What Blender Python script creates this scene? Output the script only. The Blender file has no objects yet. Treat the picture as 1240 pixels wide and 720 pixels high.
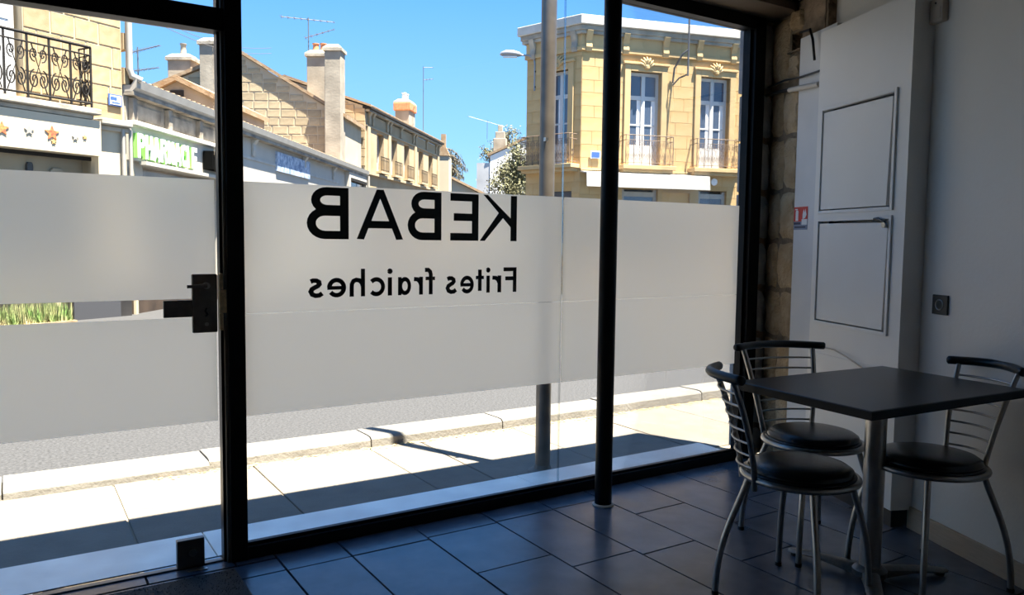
import bpy, bmesh, math, random
from mathutils import Vector, Matrix
random.seed(7)
scene = bpy.context.scene
COL = scene.collection
R = math.radians

# ------------------------------------------------------------------ camera
# world: X along the shop window (to the right), Y out to the street, Z up, floor at 0
EYE = 1.25
YAW, TILT, ROLL = R(57.29), R(4.15), R(-0.68)
f0 = Vector((math.cos(YAW), math.sin(YAW), 0)); r0 = Vector((math.sin(YAW), -math.cos(YAW), 0)); zz = Vector((0, 0, 1))
fw = f0 * math.cos(TILT) - zz * math.sin(TILT)
dn = -f0 * math.sin(TILT) - zz * math.cos(TILT)
r2 = r0 * math.cos(ROLL) + dn * math.sin(ROLL)
d2 = -r0 * math.sin(ROLL) + dn * math.cos(ROLL)
cam_data = bpy.data.cameras.new('camera'); cam = bpy.data.objects.new('camera', cam_data); COL.objects.link(cam)
cam_data.sensor_width = 36; cam_data.lens = 36 * 950 / 1240; cam_data.clip_start = 0.05; cam_data.clip_end = 400
M = Matrix.Identity(4)
for i, v in enumerate((r2, -d2, -fw)):
    for k in range(3): M[k][i] = v[k]
M[0][3], M[1][3], M[2][3] = 0, 0, EYE
cam.matrix_world = M
scene.camera = cam
scene.view_settings.view_transform = 'Standard'
scene.view_settings.look = 'None'
scene.view_settings.gamma = 1.0
scene.view_settings.use_curve_mapping = False
scene.view_settings.exposure = 1.4
scene.cycles.use_denoising = True
scene.cycles.max_bounces = 14
scene.cycles.diffuse_bounces = 10
scene.cycles.transparent_max_bounces = 16
scene.cycles.sample_clamp_indirect = 12

# ------------------------------------------------------------------ sky and sun
world = bpy.data.worlds.new('sky'); scene.world = world; world.use_nodes = True
nt = world.node_tree; nt.nodes.clear()
out = nt.nodes.new('ShaderNodeOutputWorld'); bg = nt.nodes.new('ShaderNodeBackground')
tc = nt.nodes.new('ShaderNodeTexCoord'); sp = nt.nodes.new('ShaderNodeSeparateXYZ'); rp = nt.nodes.new('ShaderNodeValToRGB')
nt.links.new(tc.outputs['Generated'], sp.inputs[0]); nt.links.new(sp.outputs['Z'], rp.inputs[0])
nt.links.new(rp.outputs[0], bg.inputs[0]); nt.links.new(bg.outputs[0], out.inputs[0])
e = rp.color_ramp.elements
e[0].position = 0.0; e[0].color = (0.46, 0.74, 1.0, 1)
e[1].position = 0.30; e[1].color = (0.125, 0.40, 0.97, 1)
m_ = e.new(0.12); m_.color = (0.27, 0.58, 1.0, 1)
m_ = e.new(1.0); m_.color = (0.11, 0.30, 0.72, 1)
bg.inputs[1].default_value = 0.56
SUN_EL = R(72)
sun_dir = Vector((0.39 * math.cos(SUN_EL), -0.92 * math.cos(SUN_EL), math.sin(SUN_EL)))
sd = bpy.data.lights.new('sun_offscreen', 'SUN'); sd.energy = 13.0; sd.angle = R(0.6); sd.color = (1.0, 0.93, 0.80)
so = bpy.data.objects.new('sun_offscreen', sd); COL.objects.link(so); so.location = sun_dir * 30
so.rotation_euler = sun_dir.to_track_quat('Z', 'Y').to_euler()


# ------------------------------------------------------------------ materials
MATS = {}
def mat(name, col, rough=0.6, metal=0.0, var=0.0, scale=8.0, bump=0.0, bscale=None, spec=0.5, detail=4.0, rand=0.0, col2=None, stretch=None):
    """principled material; var / col2: noise colour variation, rand: per object variation, bump: fine relief"""
    m = bpy.data.materials.new(name); m.use_nodes = True
    t = m.node_tree; b = t.nodes['Principled BSDF']
    b.inputs['Base Color'].default_value = (*col, 1); b.inputs['Roughness'].default_value = rough
    b.inputs['Metallic'].default_value = metal; b.inputs['Specular IOR Level'].default_value = spec
    src = None
    if var or bump or col2:
        c = t.nodes.new('ShaderNodeTexCoord'); n = t.nodes.new('ShaderNodeTexNoise')
        n.inputs['Scale'].default_value = scale; n.inputs['Detail'].default_value = detail
        vec = c.outputs['Object']
        if stretch:
            mp = t.nodes.new('ShaderNodeMapping'); mp.inputs['Scale'].default_value = stretch
            t.links.new(vec, mp.inputs[0]); vec = mp.outputs[0]
        t.links.new(vec, n.inputs['Vector'])
        if var or col2:
            r = t.nodes.new('ShaderNodeValToRGB')
            r.color_ramp.elements[0].position = 0.32; r.color_ramp.elements[1].position = 0.68
            if col2:
                a0, a1 = col, col2
            else:
                a0 = [max(0, x * (1 - var)) for x in col]; a1 = [min(1, x * (1 + var)) for x in col]
            r.color_ramp.elements[0].color = (*a0, 1); r.color_ramp.elements[1].color = (*a1, 1)
            t.links.new(n.outputs['Fac'], r.inputs[0]); src = r.outputs[0]
            t.links.new(src, b.inputs['Base Color'])
        if bump:
            n2 = n
            if bscale:
                n2 = t.nodes.new('ShaderNodeTexNoise'); n2.inputs['Scale'].default_value = bscale; n2.inputs['Detail'].default_value = 6
                t.links.new(vec, n2.inputs['Vector'])
            bp = t.nodes.new('ShaderNodeBump'); bp.inputs['Strength'].default_value = bump; bp.inputs['Distance'].default_value = 0.02
            t.links.new(n2.outputs['Fac'], bp.inputs['Height']); t.links.new(bp.outputs[0], b.inputs['Normal'])
    if rand:
        oi = t.nodes.new('ShaderNodeObjectInfo'); mr = t.nodes.new('ShaderNodeMapRange')
        mr.inputs['To Min'].default_value = 1 - rand; mr.inputs['To Max'].default_value = 1 + rand
        t.links.new(oi.outputs['Random'], mr.inputs['Value'])
        hs = t.nodes.new('ShaderNodeHueSaturation'); t.links.new(mr.outputs[0], hs.inputs['Value'])
        if src: t.links.new(src, hs.inputs['Color'])
        else: hs.inputs['Color'].default_value = (*col, 1)
        t.links.new(hs.outputs[0], b.inputs['Base Color'])
    MATS[name] = m
    return m

def glass_mat(name, tint=(1, 1, 1), refl=0.5, rough=0.0):
    m = bpy.data.materials.new(name); m.use_nodes = True; t = m.node_tree; t.nodes.clear()
    o = t.nodes.new('ShaderNodeOutputMaterial'); mx = t.nodes.new('ShaderNodeMixShader')
    tr = t.nodes.new('ShaderNodeBsdfTransparent'); gl = t.nodes.new('ShaderNodeBsdfGlossy'); fr = t.nodes.new('ShaderNodeFresnel')
    mu = t.nodes.new('ShaderNodeMath'); mu.operation = 'MULTIPLY'; mu.inputs[1].default_value = refl
    tr.inputs[0].default_value = (*tint, 1); gl.inputs['Roughness'].default_value = rough; fr.inputs[0].default_value = 1.45
    t.links.new(fr.outputs[0], mu.inputs[0]); t.links.new(mu.outputs[0], mx.inputs[0])
    t.links.new(tr.outputs[0], mx.inputs[1]); t.links.new(gl.outputs[0], mx.inputs[2]); t.links.new(mx.outputs[0], o.inputs[0])
    MATS[name] = m
    return m

def film_mat():
    """white frosted film: scatters light from both sides and lets blurred shapes through"""
    m = bpy.data.materials.new('frosted_film'); m.use_nodes = True; t = m.node_tree; t.nodes.clear()
    o = t.nodes.new('ShaderNodeOutputMaterial')
    df = t.nodes.new('ShaderNodeBsdfDiffuse'); ts = t.nodes.new('ShaderNodeBsdfTranslucent'); rf = t.nodes.new('ShaderNodeBsdfRefraction')
    df.inputs[0].default_value = (1.0, 0.94, 0.84, 1); ts.inputs[0].default_value = (1.0, 0.94, 0.82, 1)
    rf.inputs['Color'].default_value = (1.0, 0.98, 0.94, 1); rf.inputs['Roughness'].default_value = 0.50; rf.inputs['IOR'].default_value = 1.12
    m1 = t.nodes.new('ShaderNodeMixShader'); m2 = t.nodes.new('ShaderNodeMixShader')
    m1.inputs[0].default_value = 0.84; m2.inputs[0].default_value = 0.40
    t.links.new(df.outputs[0], m1.inputs[1]); t.links.new(ts.outputs[0], m1.inputs[2])
    t.links.new(m1.outputs[0], m2.inputs[1]); t.links.new(rf.outputs[0], m2.inputs[2]); t.links.new(m2.outputs[0], o.inputs[0])
    MATS['film'] = m
    return m

mat('white_paint', (0.87, 0.835, 0.775), 0.55, var=0.025, scale=1.6, bump=0.06, bscale=60)
mat('white_gloss', (0.87, 0.845, 0.80), 0.38, var=0.02, scale=3, bump=0.03, bscale=25)
mat('cool_white', (0.72, 0.72, 0.72), 0.5, var=0.05, scale=4, bump=0.08, bscale=30)
mat('tile', (0.095, 0.115, 0.160), 0.26, var=0.28, scale=5, bump=0.05, bscale=18, rand=0.12, spec=0.6)
mat('grout', (0.012, 0.012, 0.013), 0.9, spec=0.1)
mat('black_metal', (0.005, 0.005, 0.006), 0.34, var=0.2, scale=20, spec=0.15)
mat('alu_brown', (0.16, 0.13, 0.10), 0.4, metal=0.6)
mat('steel', (0.40, 0.385, 0.36), 0.30, metal=1.0, var=0.05, scale=40)
mat('steel_dark', (0.19, 0.17, 0.15), 0.40, metal=1.0, var=0.12, scale=30)
mat('cast_metal', (0.17, 0.165, 0.16), 0.40, metal=0.8, var=0.15, scale=60, bump=0.05, bscale=200)
mat('brass', (0.62, 0.47, 0.27), 0.45, metal=0.7, var=0.25, scale=60)
mat('black_vinyl', (0.010, 0.010, 0.010), 0.26, bump=0.05, scale=5, bscale=140)
mat('black_foam', (0.008, 0.008, 0.008), 0.35, bump=0.03, scale=5, bscale=300)
mat('rubber', (0.012, 0.012, 0.012), 0.7)
mat('table_top', (0.048, 0.040, 0.035), 0.30, var=0.12, scale=3, bump=0.02, bscale=120)
mat('table_edge', (0.008, 0.007, 0.007), 0.38, spec=0.2)
mat('wood_base', (0.52, 0.41, 0.30), 0.55, var=0.08, scale=12, stretch=(1, 1, 12))
mat('soffit_wood', (0.13, 0.095, 0.065), 0.6, var=0.2, scale=3)
mat('black_ceiling', (0.012, 0.012, 0.013), 0.7)
mat('mat_coir', (0.028, 0.027, 0.027), 0.95, var=0.5, scale=160, bump=1.0, bscale=160)
mat('interior_stone', (0.40, 0.27, 0.14), 0.9, col2=(0.56, 0.42, 0.26), scale=9, bump=0.9, bscale=55, rand=0.16)
mat('interior_mortar', (0.25, 0.18, 0.115), 0.95, var=0.4, scale=14, bump=0.8, bscale=60)
mat('pier_stone', (0.40, 0.39, 0.38), 0.9, var=0.25, scale=6, bump=0.6, bscale=40, rand=0.1)
mat('plaster_rough', (0.30, 0.22, 0.15), 0.95, var=0.5, scale=9, bump=1.0, bscale=30)
mat('red_print', (0.62, 0.045, 0.035), 0.5)
mat('white_print', (0.80, 0.80, 0.80), 0.5)
mat('navy_print', (0.035, 0.045, 0.09), 0.5)
mat('grey_print', (0.22, 0.27, 0.37), 0.5)
mat('beige_plastic', (0.55, 0.47, 0.38), 0.5)
mat('black_plastic', (0.015, 0.015, 0.016), 0.35)
mat('text_black', (0.018, 0.017, 0.016), 0.55)
mat('shop_back', (0.36, 0.30, 0.24), 0.85, var=0.2, scale=2)
mat('cable_white', (0.62, 0.56, 0.48), 0.6)
glass_mat('glass', (0.985, 0.99, 0.985), 0.32)
glass_mat('shop_glass', (0.95, 0.95, 0.95), 0.12)
mat('screen_black', (0.006, 0.006, 0.006), 0.9, spec=0.0)
glass_mat('silicone', (0.88, 0.89, 0.89), 0.6)
film_mat()
# outdoors
mat('marble_sill', (0.90, 0.84, 0.75), 0.35, var=0.14, scale=4, detail=8)
mat('pavement', (0.164, 0.143, 0.115), 0.9, var=0.10, scale=7, bump=0.25, bscale=70, rand=0.05)
mat('pave_joint', (0.30, 0.25, 0.18), 0.95)
mat('kerb', (0.164, 0.153, 0.134), 0.85, var=0.14, scale=6, bump=0.3, bscale=50, rand=0.06)
mat('asphalt', (0.042, 0.042, 0.044), 0.9, var=0.45, scale=55, bump=0.5, bscale=90, detail=8)
mat('leaf_litter', (0.55, 0.36, 0.14), 0.9)
mat('pole_paint', (0.15, 0.13, 0.11), 0.42, metal=0.5, var=0.2, scale=9)
mat('b6_stone', (0.459, 0.295, 0.123), 0.9, col2=(0.508, 0.353, 0.172), scale=1.2, bump=0.3, bscale=22, rand=0.03)
mat('b6_joint', (0.443, 0.287, 0.123), 0.95, var=0.1, scale=3)
mat('b4_mould', (0.410, 0.320, 0.205), 0.9, var=0.08, scale=3)
mat('b6_mould', (0.492, 0.344, 0.172), 0.9, var=0.08, scale=3)
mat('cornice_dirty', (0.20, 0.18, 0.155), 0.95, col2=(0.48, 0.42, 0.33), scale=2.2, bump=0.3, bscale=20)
mat('cornice_top', (0.508, 0.476, 0.426), 0.9, var=0.12, scale=3)
mat('b1_stone', (0.344, 0.234, 0.119), 0.9, col2=(0.426, 0.320, 0.189), scale=2.5, bump=0.4, bscale=30, rand=0.12)
mat('b1_joint', (0.459, 0.369, 0.246), 0.95)
mat('gable_stone', (0.312, 0.246, 0.156), 0.95, col2=(0.451, 0.361, 0.230), scale=1.3, bump=0.5, bscale=14, rand=0.14)
mat('gable_joint', (0.459, 0.385, 0.271), 0.95, var=0.08, scale=2)
mat('chim_plaster', (0.230, 0.201, 0.160), 0.95, col2=(0.377, 0.332, 0.267), scale=1.6, bump=0.3, bscale=15)
mat('roof_tile', (0.254, 0.156, 0.082), 0.9, col2=(0.344, 0.254, 0.164), scale=6, bump=0.4, bscale=20)
mat('terracotta', (0.50, 0.20, 0.09), 0.85, var=0.25, scale=10)
mat('zinc', (0.361, 0.336, 0.299), 0.55, metal=0.2, var=0.1, scale=4)
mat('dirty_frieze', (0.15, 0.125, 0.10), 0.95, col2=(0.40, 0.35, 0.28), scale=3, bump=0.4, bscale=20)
mat('shop_white', (0.476, 0.443, 0.389), 0.7, var=0.04, scale=3)
mat('shop_cream', (0.492, 0.418, 0.303), 0.75, var=0.03, scale=3)
mat('b4_stone', (0.361, 0.254, 0.143), 0.95, col2=(0.443, 0.344, 0.217), scale=1.1, bump=0.3, bscale=10, rand=0.05)
mat('shop_dark', (0.025, 0.022, 0.02), 0.5, var=0.5, scale=2)
mat('shop_brown', (0.05, 0.033, 0.022), 0.5, var=0.4, scale=3)
mat('panel_grey', (0.055, 0.055, 0.06), 0.4)
mat('iron', (0.018, 0.016, 0.015), 0.7, spec=0.2)
mat('iron_rust', (0.16, 0.11, 0.075), 0.7, var=0.3, scale=8)
mat('win_white', (0.492, 0.500, 0.508), 0.5)
mat('pane_dark', (0.055, 0.075, 0.12), 0.06, spec=1.0)
mat('curtain', (0.72, 0.72, 0.74), 0.8, var=0.15, scale=9, stretch=(6, 6, 0.6))
mat('awning', (0.344, 0.340, 0.328), 0.8, var=0.03, scale=4)
mat('plate_blue', (0.05, 0.11, 0.32), 0.4)
mat('plate_white', (0.80, 0.82, 0.85), 0.4)
mat('letter_green', (0.26, 0.66, 0.13), 0.5)
mat('letter_white', (0.88, 0.88, 0.90), 0.5)
mat('blue_sign', (0.12, 0.19, 0.34), 0.6, col2=(0.56, 0.64, 0.76), scale=9)
mat('star_red', (0.55, 0.07, 0.04), 0.6, col2=(0.50, 0.27, 0.08), scale=30)
mat('star_gold', (0.60, 0.36, 0.12), 0.6)
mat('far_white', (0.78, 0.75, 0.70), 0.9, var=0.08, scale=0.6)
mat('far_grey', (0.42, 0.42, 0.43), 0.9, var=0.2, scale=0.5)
mat('leaf_dark', (0.075, 0.080, 0.040), 0.8, rand=0.0, var=0.5, scale=1.3)
mat('leaf_olive', (0.15, 0.145, 0.075), 0.8, var=0.5, scale=1.0)
mat('cedar', (0.10, 0.095, 0.065), 0.85, var=0.4, scale=1.5)
mat('bark', (0.12, 0.095, 0.07), 0.9)
mat('grass', (0.10, 0.20, 0.04), 0.8, col2=(0.34, 0.29, 0.15), scale=5)
mat('soil', (0.30, 0.22, 0.13), 0.95, var=0.3, scale=12)
mat('aerial', (0.14, 0.14, 0.15), 0.5, metal=0.5)
mat('lamp_grey', (0.30, 0.30, 0.31), 0.4, metal=0.4)

# ------------------------------------------------------------------ mesh helpers
class MB:
    def __init__(s): s.v = []; s.f = []
    def add(s, vs, fs):
        o = len(s.v); s.v += [tuple(p) for p in vs]; s.f += [tuple(i + o for i in f) for f in fs]; return s
    def box(s, x0, x1, y0, y1, z0, z1):
        return s.add([(x0, y0, z0), (x1, y0, z0), (x1, y1, z0), (x0, y1, z0), (x0, y0, z1), (x1, y0, z1), (x1, y1, z1), (x0, y1, z1)],
                     [(0, 3, 2, 1), (4, 5, 6, 7), (0, 1, 5, 4), (1, 2, 6, 5), (2, 3, 7, 6), (3, 0, 4, 7)])
    def prism(s, poly, h0, h1, axis='z'):
        """extrude a 2D polygon; axis z: (x,y)->z ; axis y: (x,z)->y ; axis x: (y,z)->x"""
        n = len(poly)
        def P(a, b, h): return (a, b, h) if axis == 'z' else ((a, h, b) if axis == 'y' else (h, a, b))
        vs = [P(a, b, h0) for a, b in poly] + [P(a, b, h1) for a, b in poly]
        fs = [tuple(range(n - 1, -1, -1)), tuple(range(n, 2 * n))] + [(i, (i + 1) % n, n + (i + 1) % n, n + i) for i in range(n)]
        return s.add(vs, fs)
    def tube(s, pts, r, seg=10, closed=False, cap=True):
        pts = [Vector(p) for p in pts]; n = len(pts)
        rs = r if isinstance(r, (list, tuple)) else [r] * n
        def tan(i):
            if closed: a, b = pts[i - 1], pts[(i + 1) % n]
            else: a, b = pts[max(i - 1, 0)], pts[min(i + 1, n - 1)]
            d = b - a
            return d.normalized() if d.length > 1e-9 else Vector((0, 0, 1))
        t = tan(0); up = Vector((0, 0, 1)) if abs(t.z) < 0.9 else Vector((1, 0, 0))
        nx = t.cross(up).normalized(); vs = []
        for i in range(n):
            t = tan(i); nx = (nx - t * nx.dot(t)).normalized(); ny = t.cross(nx)
            for k in range(seg):
                a = 2 * math.pi * k / seg; vs.append(pts[i] + (nx * math.cos(a) + ny * math.sin(a)) * rs[i])
        fs = []
        for i in range(n if closed else n - 1):
            j = (i + 1) % n
            for k in range(seg): fs.append((i * seg + k, i * seg + (k + 1) % seg, j * seg + (k + 1) % seg, j * seg + k))
        if cap and not closed:
            fs.append(tuple(range(seg - 1, -1, -1))); fs.append(tuple((n - 1) * seg + k for k in range(seg)))
        return s.add(vs, fs)
    def cyl(s, p0, p1, r0, r1=None, seg=16): return s.tube([p0, p1], [r0, r0 if r1 is None else r1], seg)
    def lathe(s, prof, c=(0, 0, 0), seg=32):
        n = len(prof); vs = []
        for r, z in prof:
            for k in range(seg):
                a = 2 * math.pi * k / seg; vs.append((c[0] + r * math.cos(a), c[1] + r * math.sin(a), c[2] + z))
        fs = [(i * seg + k, i * seg + (k + 1) % seg, (i + 1) * seg + (k + 1) % seg, (i + 1) * seg + k) for i in range(n - 1) for k in range(seg)]
        fs.append(tuple(range(seg - 1, -1, -1))); fs.append(tuple((n - 1) * seg + k for k in range(seg)))
        return s.add(vs, fs)
    def build(s, name, material, parent=None, smooth=False, bevel=0.0, label=None, cat=None, group=None, kind=None, loc=None, rz=0.0):
        me = bpy.data.meshes.new(name); me.from_pydata(s.v, [], s.f)
        bm = bmesh.new(); bm.from_mesh(me); bmesh.ops.recalc_face_normals(bm, faces=bm.faces); bm.to_mesh(me); bm.free()
        me.materials.append(MATS[material])
        if smooth:
            for p in me.polygons: p.use_smooth = True
        o = bpy.data.objects.new(name, me); COL.objects.link(o)
        if parent: o.parent = parent
        if loc: o.location = loc
        if rz: o.rotation_euler.z = rz
        if smooth:
            md = o.modifiers.new('ws', 'EDGE_SPLIT'); md.split_angle = R(50)
        if bevel:
            md = o.modifiers.new('bv', 'BEVEL'); md.width = bevel; md.segments = 2; md.limit_method = 'ANGLE'
        tag(o, label, cat, group, kind)
        return o
def tag(o, label=None, cat=None, group=None, kind=None):
    if label: o['label'] = label
    if cat: o['category'] = cat
    if group: o['group'] = group
    if kind: o['kind'] = kind
    return o
def empty(name, loc=(0, 0, 0), rz=0.0, label=None, cat=None, group=None, kind=None, parent=None):
    o = bpy.data.objects.new(name, None); COL.objects.link(o); o.location = loc; o.rotation_euler.z = rz; o.empty_display_size = 0.1
    if parent: o.parent = parent
    return tag(o, label, cat, group, kind)
def arc(c, r, a0, a1, n=12): return [(c[0] + r * math.cos(a0 + (a1 - a0) * i / n), c[1] + r * math.sin(a0 + (a1 - a0) * i / n)) for i in range(n + 1)]
def bez(p0, p1, p2, p3, n=12):
    P = [Vector(p) for p in (p0, p1, p2, p3)]
    return [P[0] * (1 - t) ** 3 + P[1] * 3 * t * (1 - t) ** 2 + P[2] * 3 * t * t * (1 - t) + P[3] * t ** 3 for t in [i / n for i in range(n + 1)]]
def stroke(pts, w):
    """2D polyline thickened to a list of quads with mitred joints"""
    n = len(pts); L = []; Rr = []
    for i in range(n):
        a = Vector(pts[max(i - 1, 0)]); b = Vector(pts[i]); c = Vector(pts[min(i + 1, n - 1)])
        d1 = (b - a).normalized() if i > 0 else (c - b).normalized(); d2_ = (c - b).normalized() if i < n - 1 else d1
        n1 = Vector((-d1.y, d1.x)); n2 = Vector((-d2_.y, d2_.x)); m = (n1 + n2)
        m = m.normalized() if m.length > 1e-6 else n1
        k = w / 2 / max(0.5, m.dot(n1)); L.append(b + m * k); Rr.append(b - m * k)
    return [(Rr[i], Rr[i + 1], L[i + 1], L[i]) for i in range(n - 1)]
def copy_tree(o, parent=None):
    c = o.copy(); COL.objects.link(c); c.parent = parent
    for ch in list(o.children): copy_tree(ch, c)
    return c

# unit block shared by all masonry, chamfered on its front (-Y) face
def unit_block(name, ch):
    me = bpy.data.meshes.new(name)
    v = [(0, 0.5, 0), (1, 0.5, 0), (1, 0.5, 1), (0, 0.5, 1), (0, -0.2, 0), (1, -0.2, 0), (1, -0.2, 1), (0, -0.2, 1),
         (ch, -0.5, ch), (1 - ch, -0.5, ch), (1 - ch, -0.5, 1 - ch), (ch, -0.5, 1 - ch)]
    f = [(0, 1, 2, 3)] + [(4 + k, 4 + (k + 1) % 4, (k + 1) % 4, k) for k in range(4)] + [(8 + k, 8 + (k + 1) % 4, 4 + (k + 1) % 4, 4 + k) for k in range(4)] + [(8, 11, 10, 9)]
    me.from_pydata(v, [], f)
    bm = bmesh.new(); bm.from_mesh(me); bmesh.ops.recalc_face_normals(bm, faces=bm.faces); bm.to_mesh(me); bm.free()
    return me
BLOCK = {}
def block(name, parent, material, x, y, z, w, dpt, h, ch=0.035):
    key = (material, ch)
    if key not in BLOCK:
        me = unit_block('block_' + material, ch); me.materials.append(MATS[material]); BLOCK[key] = me
    o = bpy.data.objects.new(name, BLOCK[key]); COL.objects.link(o); o.parent = parent
    o.location = (x, y, z); o.scale = (w, dpt, h)
    return o
def holed_wall(mb, x0, x1, z0, z1, holes, y0, y1):
    xs = sorted({x0, x1, *[min(max(h[i], x0), x1) for h in holes for i in (0, 1)]})
    zs = sorted({z0, z1, *[min(max(h[i], z0), z1) for h in holes for i in (2, 3)]})
    for a, b in zip(xs, xs[1:]):
        run = None
        for c, d_ in zip(zs, zs[1:]):
            mx, mz = (a + b) / 2, (c + d_) / 2
            solid = not any(h[0] < mx < h[1] and h[2] < mz < h[3] for h in holes)
            if solid:
                if run is None: run = [c, d_]
                else: run[1] = d_
            else:
                if run: mb.box(a, b, y0, y1, *run)
                run = None
        if run: mb.box(a, b, y0, y1, *run)
    return mb
def ashlar(parent, material, x0, x1, z0, z1, ch, ln, holes=(), joint=0.015, y=-0.01, depth=0.04, jitter=0.25, name='stone', top=None, cham=0.03):
    """courses of separate blocks, cut around openings; top(x) limits height under a gable"""
    z = z0; row = 0; made = 0
    while z < z1 - 0.04:
        h = min(ch * (1 + random.uniform(-0.08, 0.08)), z1 - z)
        cuts = [(x0, x1)]
        for q in holes:
            if q[2] < z + h - 0.02 and q[3] > z + 0.02:
                nc = []
                for a, b in cuts:
                    if q[1] <= a or q[0] >= b: nc.append((a, b)); continue
                    if q[0] > a: nc.append((a, q[0]))
                    if q[1] < b: nc.append((q[1], b))
                cuts = nc
        for a, b in cuts:
            x = a; first = True
            while x < b - 0.02:
                w = ln * (1 + random.uniform(-jitter, jitter))
                if first and row % 2: w *= 0.5
                first = False
                if b - x - w < ln * 0.3: w = b - x
                hh = h
                if top:
                    lim = min(top(x), top(x + w))
                    if lim < z + 0.06: x += w; continue
                    hh = min(h, lim - z)
                if w - joint > 0.03:
                    block(name, parent, material, x + joint / 2, y, z + joint / 2, w - joint, depth, hh - joint, cham); made += 1
                x += w
        z += h; row += 1
    return made

# ================================================================== ROOM
WN = 3.09                       # window plane
WD = Vector((math.cos(R(68.26)), math.sin(R(68.26)), 0))    # run of the right-hand wall towards the street
WP = Vector((3.307, 1.838, 0))  # point on that wall at the floor
CP = Vector((3.236, 1.933, 0))  # corner of the boxed-in column
WALL_RZ = math.atan2(-WD.y, -WD.x)   # local frame of the wall: X back into the room, Y (left of X) into the wall?
def wall_frame(name, p, kind='structure', **k):
    """Empty on the right wall: local X runs towards the street, local -Y... faces the room"""
    return empty(name, (p.x, p.y, 0), math.atan2(WD.y, WD.x), kind=kind, **k)

# floor: grout bed and separate slate tiles
floor = MB().prism([(-3, -3.5), (1.3, -3.5), (3.75, 3.05), (3.75, 3.16), (-3, 3.16)], -0.05, -0.0055).build('floor', 'grout', kind='structure')
UB = [-0.075, 0.235, 0.545, 0.852, 1.11, 1.45, 1.795, 2.11, 2.40, 2.71, 3.02, 3.33, 3.66]
NJ = {3: [2.872], 4: [2.874], 5: [2.895, 2.48], 6: [2.905, 2.34], 7: [2.91, 2.29], 8: [2.66, 2.04], 9: [2.35, 1.73], 10: [2.55, 1.93], 11: [2.2, 1.56]}
def tile(x0, x1, y0, y1):
    g = 0.0030; x0 += g; x1 -= g; y0 += g; y1 -= g; c = 0.0015
    if y1 - y0 < 0.02: return
    xr = lambda y: 3.307 + (y - 1.838) * 0.3987 + 0.08   # stay short of the far side of the wall
    if x0 > xr(y1): return
    mb = MB(); zt = random.uniform(-0.0006, 0.0006)
    mb.add([(x0, y0, -0.008), (x1, y0, -0.008), (x1, y1, -0.008), (x0, y1, -0.008), (x0 + c, y0 + c, zt), (x1 - c, y0 + c, zt), (x1 - c, y1 - c, zt), (x0 + c, y1 - c, zt)],
           [(0, 3, 2, 1), (4, 5, 6, 7), (0, 1, 5, 4), (1, 2, 6, 5), (2, 3, 7, 6), (3, 0, 4, 7)]).build('tile', 'tile', floor)
for i in range(len(UB) - 1):
    j = sorted(NJ.get(i, [2.88 - 0.31 * (i % 2)]), reverse=True)
    while j[-1] > 0.7: j.append(j[-1] - 0.615)
    top = 3.07 if UB[i] > 0.6 else 3.005
    for a, b in zip([top] + j, j): tile(UB[i], UB[i + 1], b, a)
for i in range(5): tile(-0.85 + 0.31 * i, -0.54 + 0.31 * i, 3.01, 3.085)     # strip along the door threshold
tile(0.70 - 0.0, 0.852, 3.01, 3.07)
far = MB()
for i in range(10):
    for k in range(6): far.box(-3 + 0.31 * i + .002, -3 + 0.31 * (i + 1) - .002, 3.0 - 0.62 * (k + 1) + .002, 3.0 - 0.62 * k - .002, -0.006, 0) if -3 + 0.31 * (i + 1) < -0.07 else None
for i in range(16):
    for k in range(6): far.box(-3 + 0.31 * i + .002, -3 + 0.31 * (i + 1) - .002, 0.65 - 0.62 * (k + 1) + .002, 0.65 - 0.62 * k - .002, -0.0062, -0.0002) if -3 + .31 * (i + 1) < 1.25 + .39 * (3.5 - .62 * k - 1) else None
far.build('tile_field', 'tile', floor, kind='stuff')

# ceiling, soffit, walls
MB().box(-3.1, 3.9, -3.6, 2.85, 2.56, 2.60).build('ceiling', 'black_ceiling', kind='structure')
MB().box(-3.1, 3.9, 2.85, 3.15, 2.5155, 2.60).build('trim_1', 'soffit_wood', kind='structure')
MB().box(-3.1, -3.0, -3.5, 3.16, 0, 2.64).build('wall_left', 'white_paint', kind='structure')
MB().box(-3.1, 1.35, -3.6, -3.5, 0, 2.64).build('wall_back', 'white_paint', kind='structure')
wr = wall_frame('wall_right', WP)
MB().box(-5.9, 0.79, -0.12, 0.0, 0, 2.56).build('wall_face', 'white_paint', wr)   # local: x towards the street, y<0 behind

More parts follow.
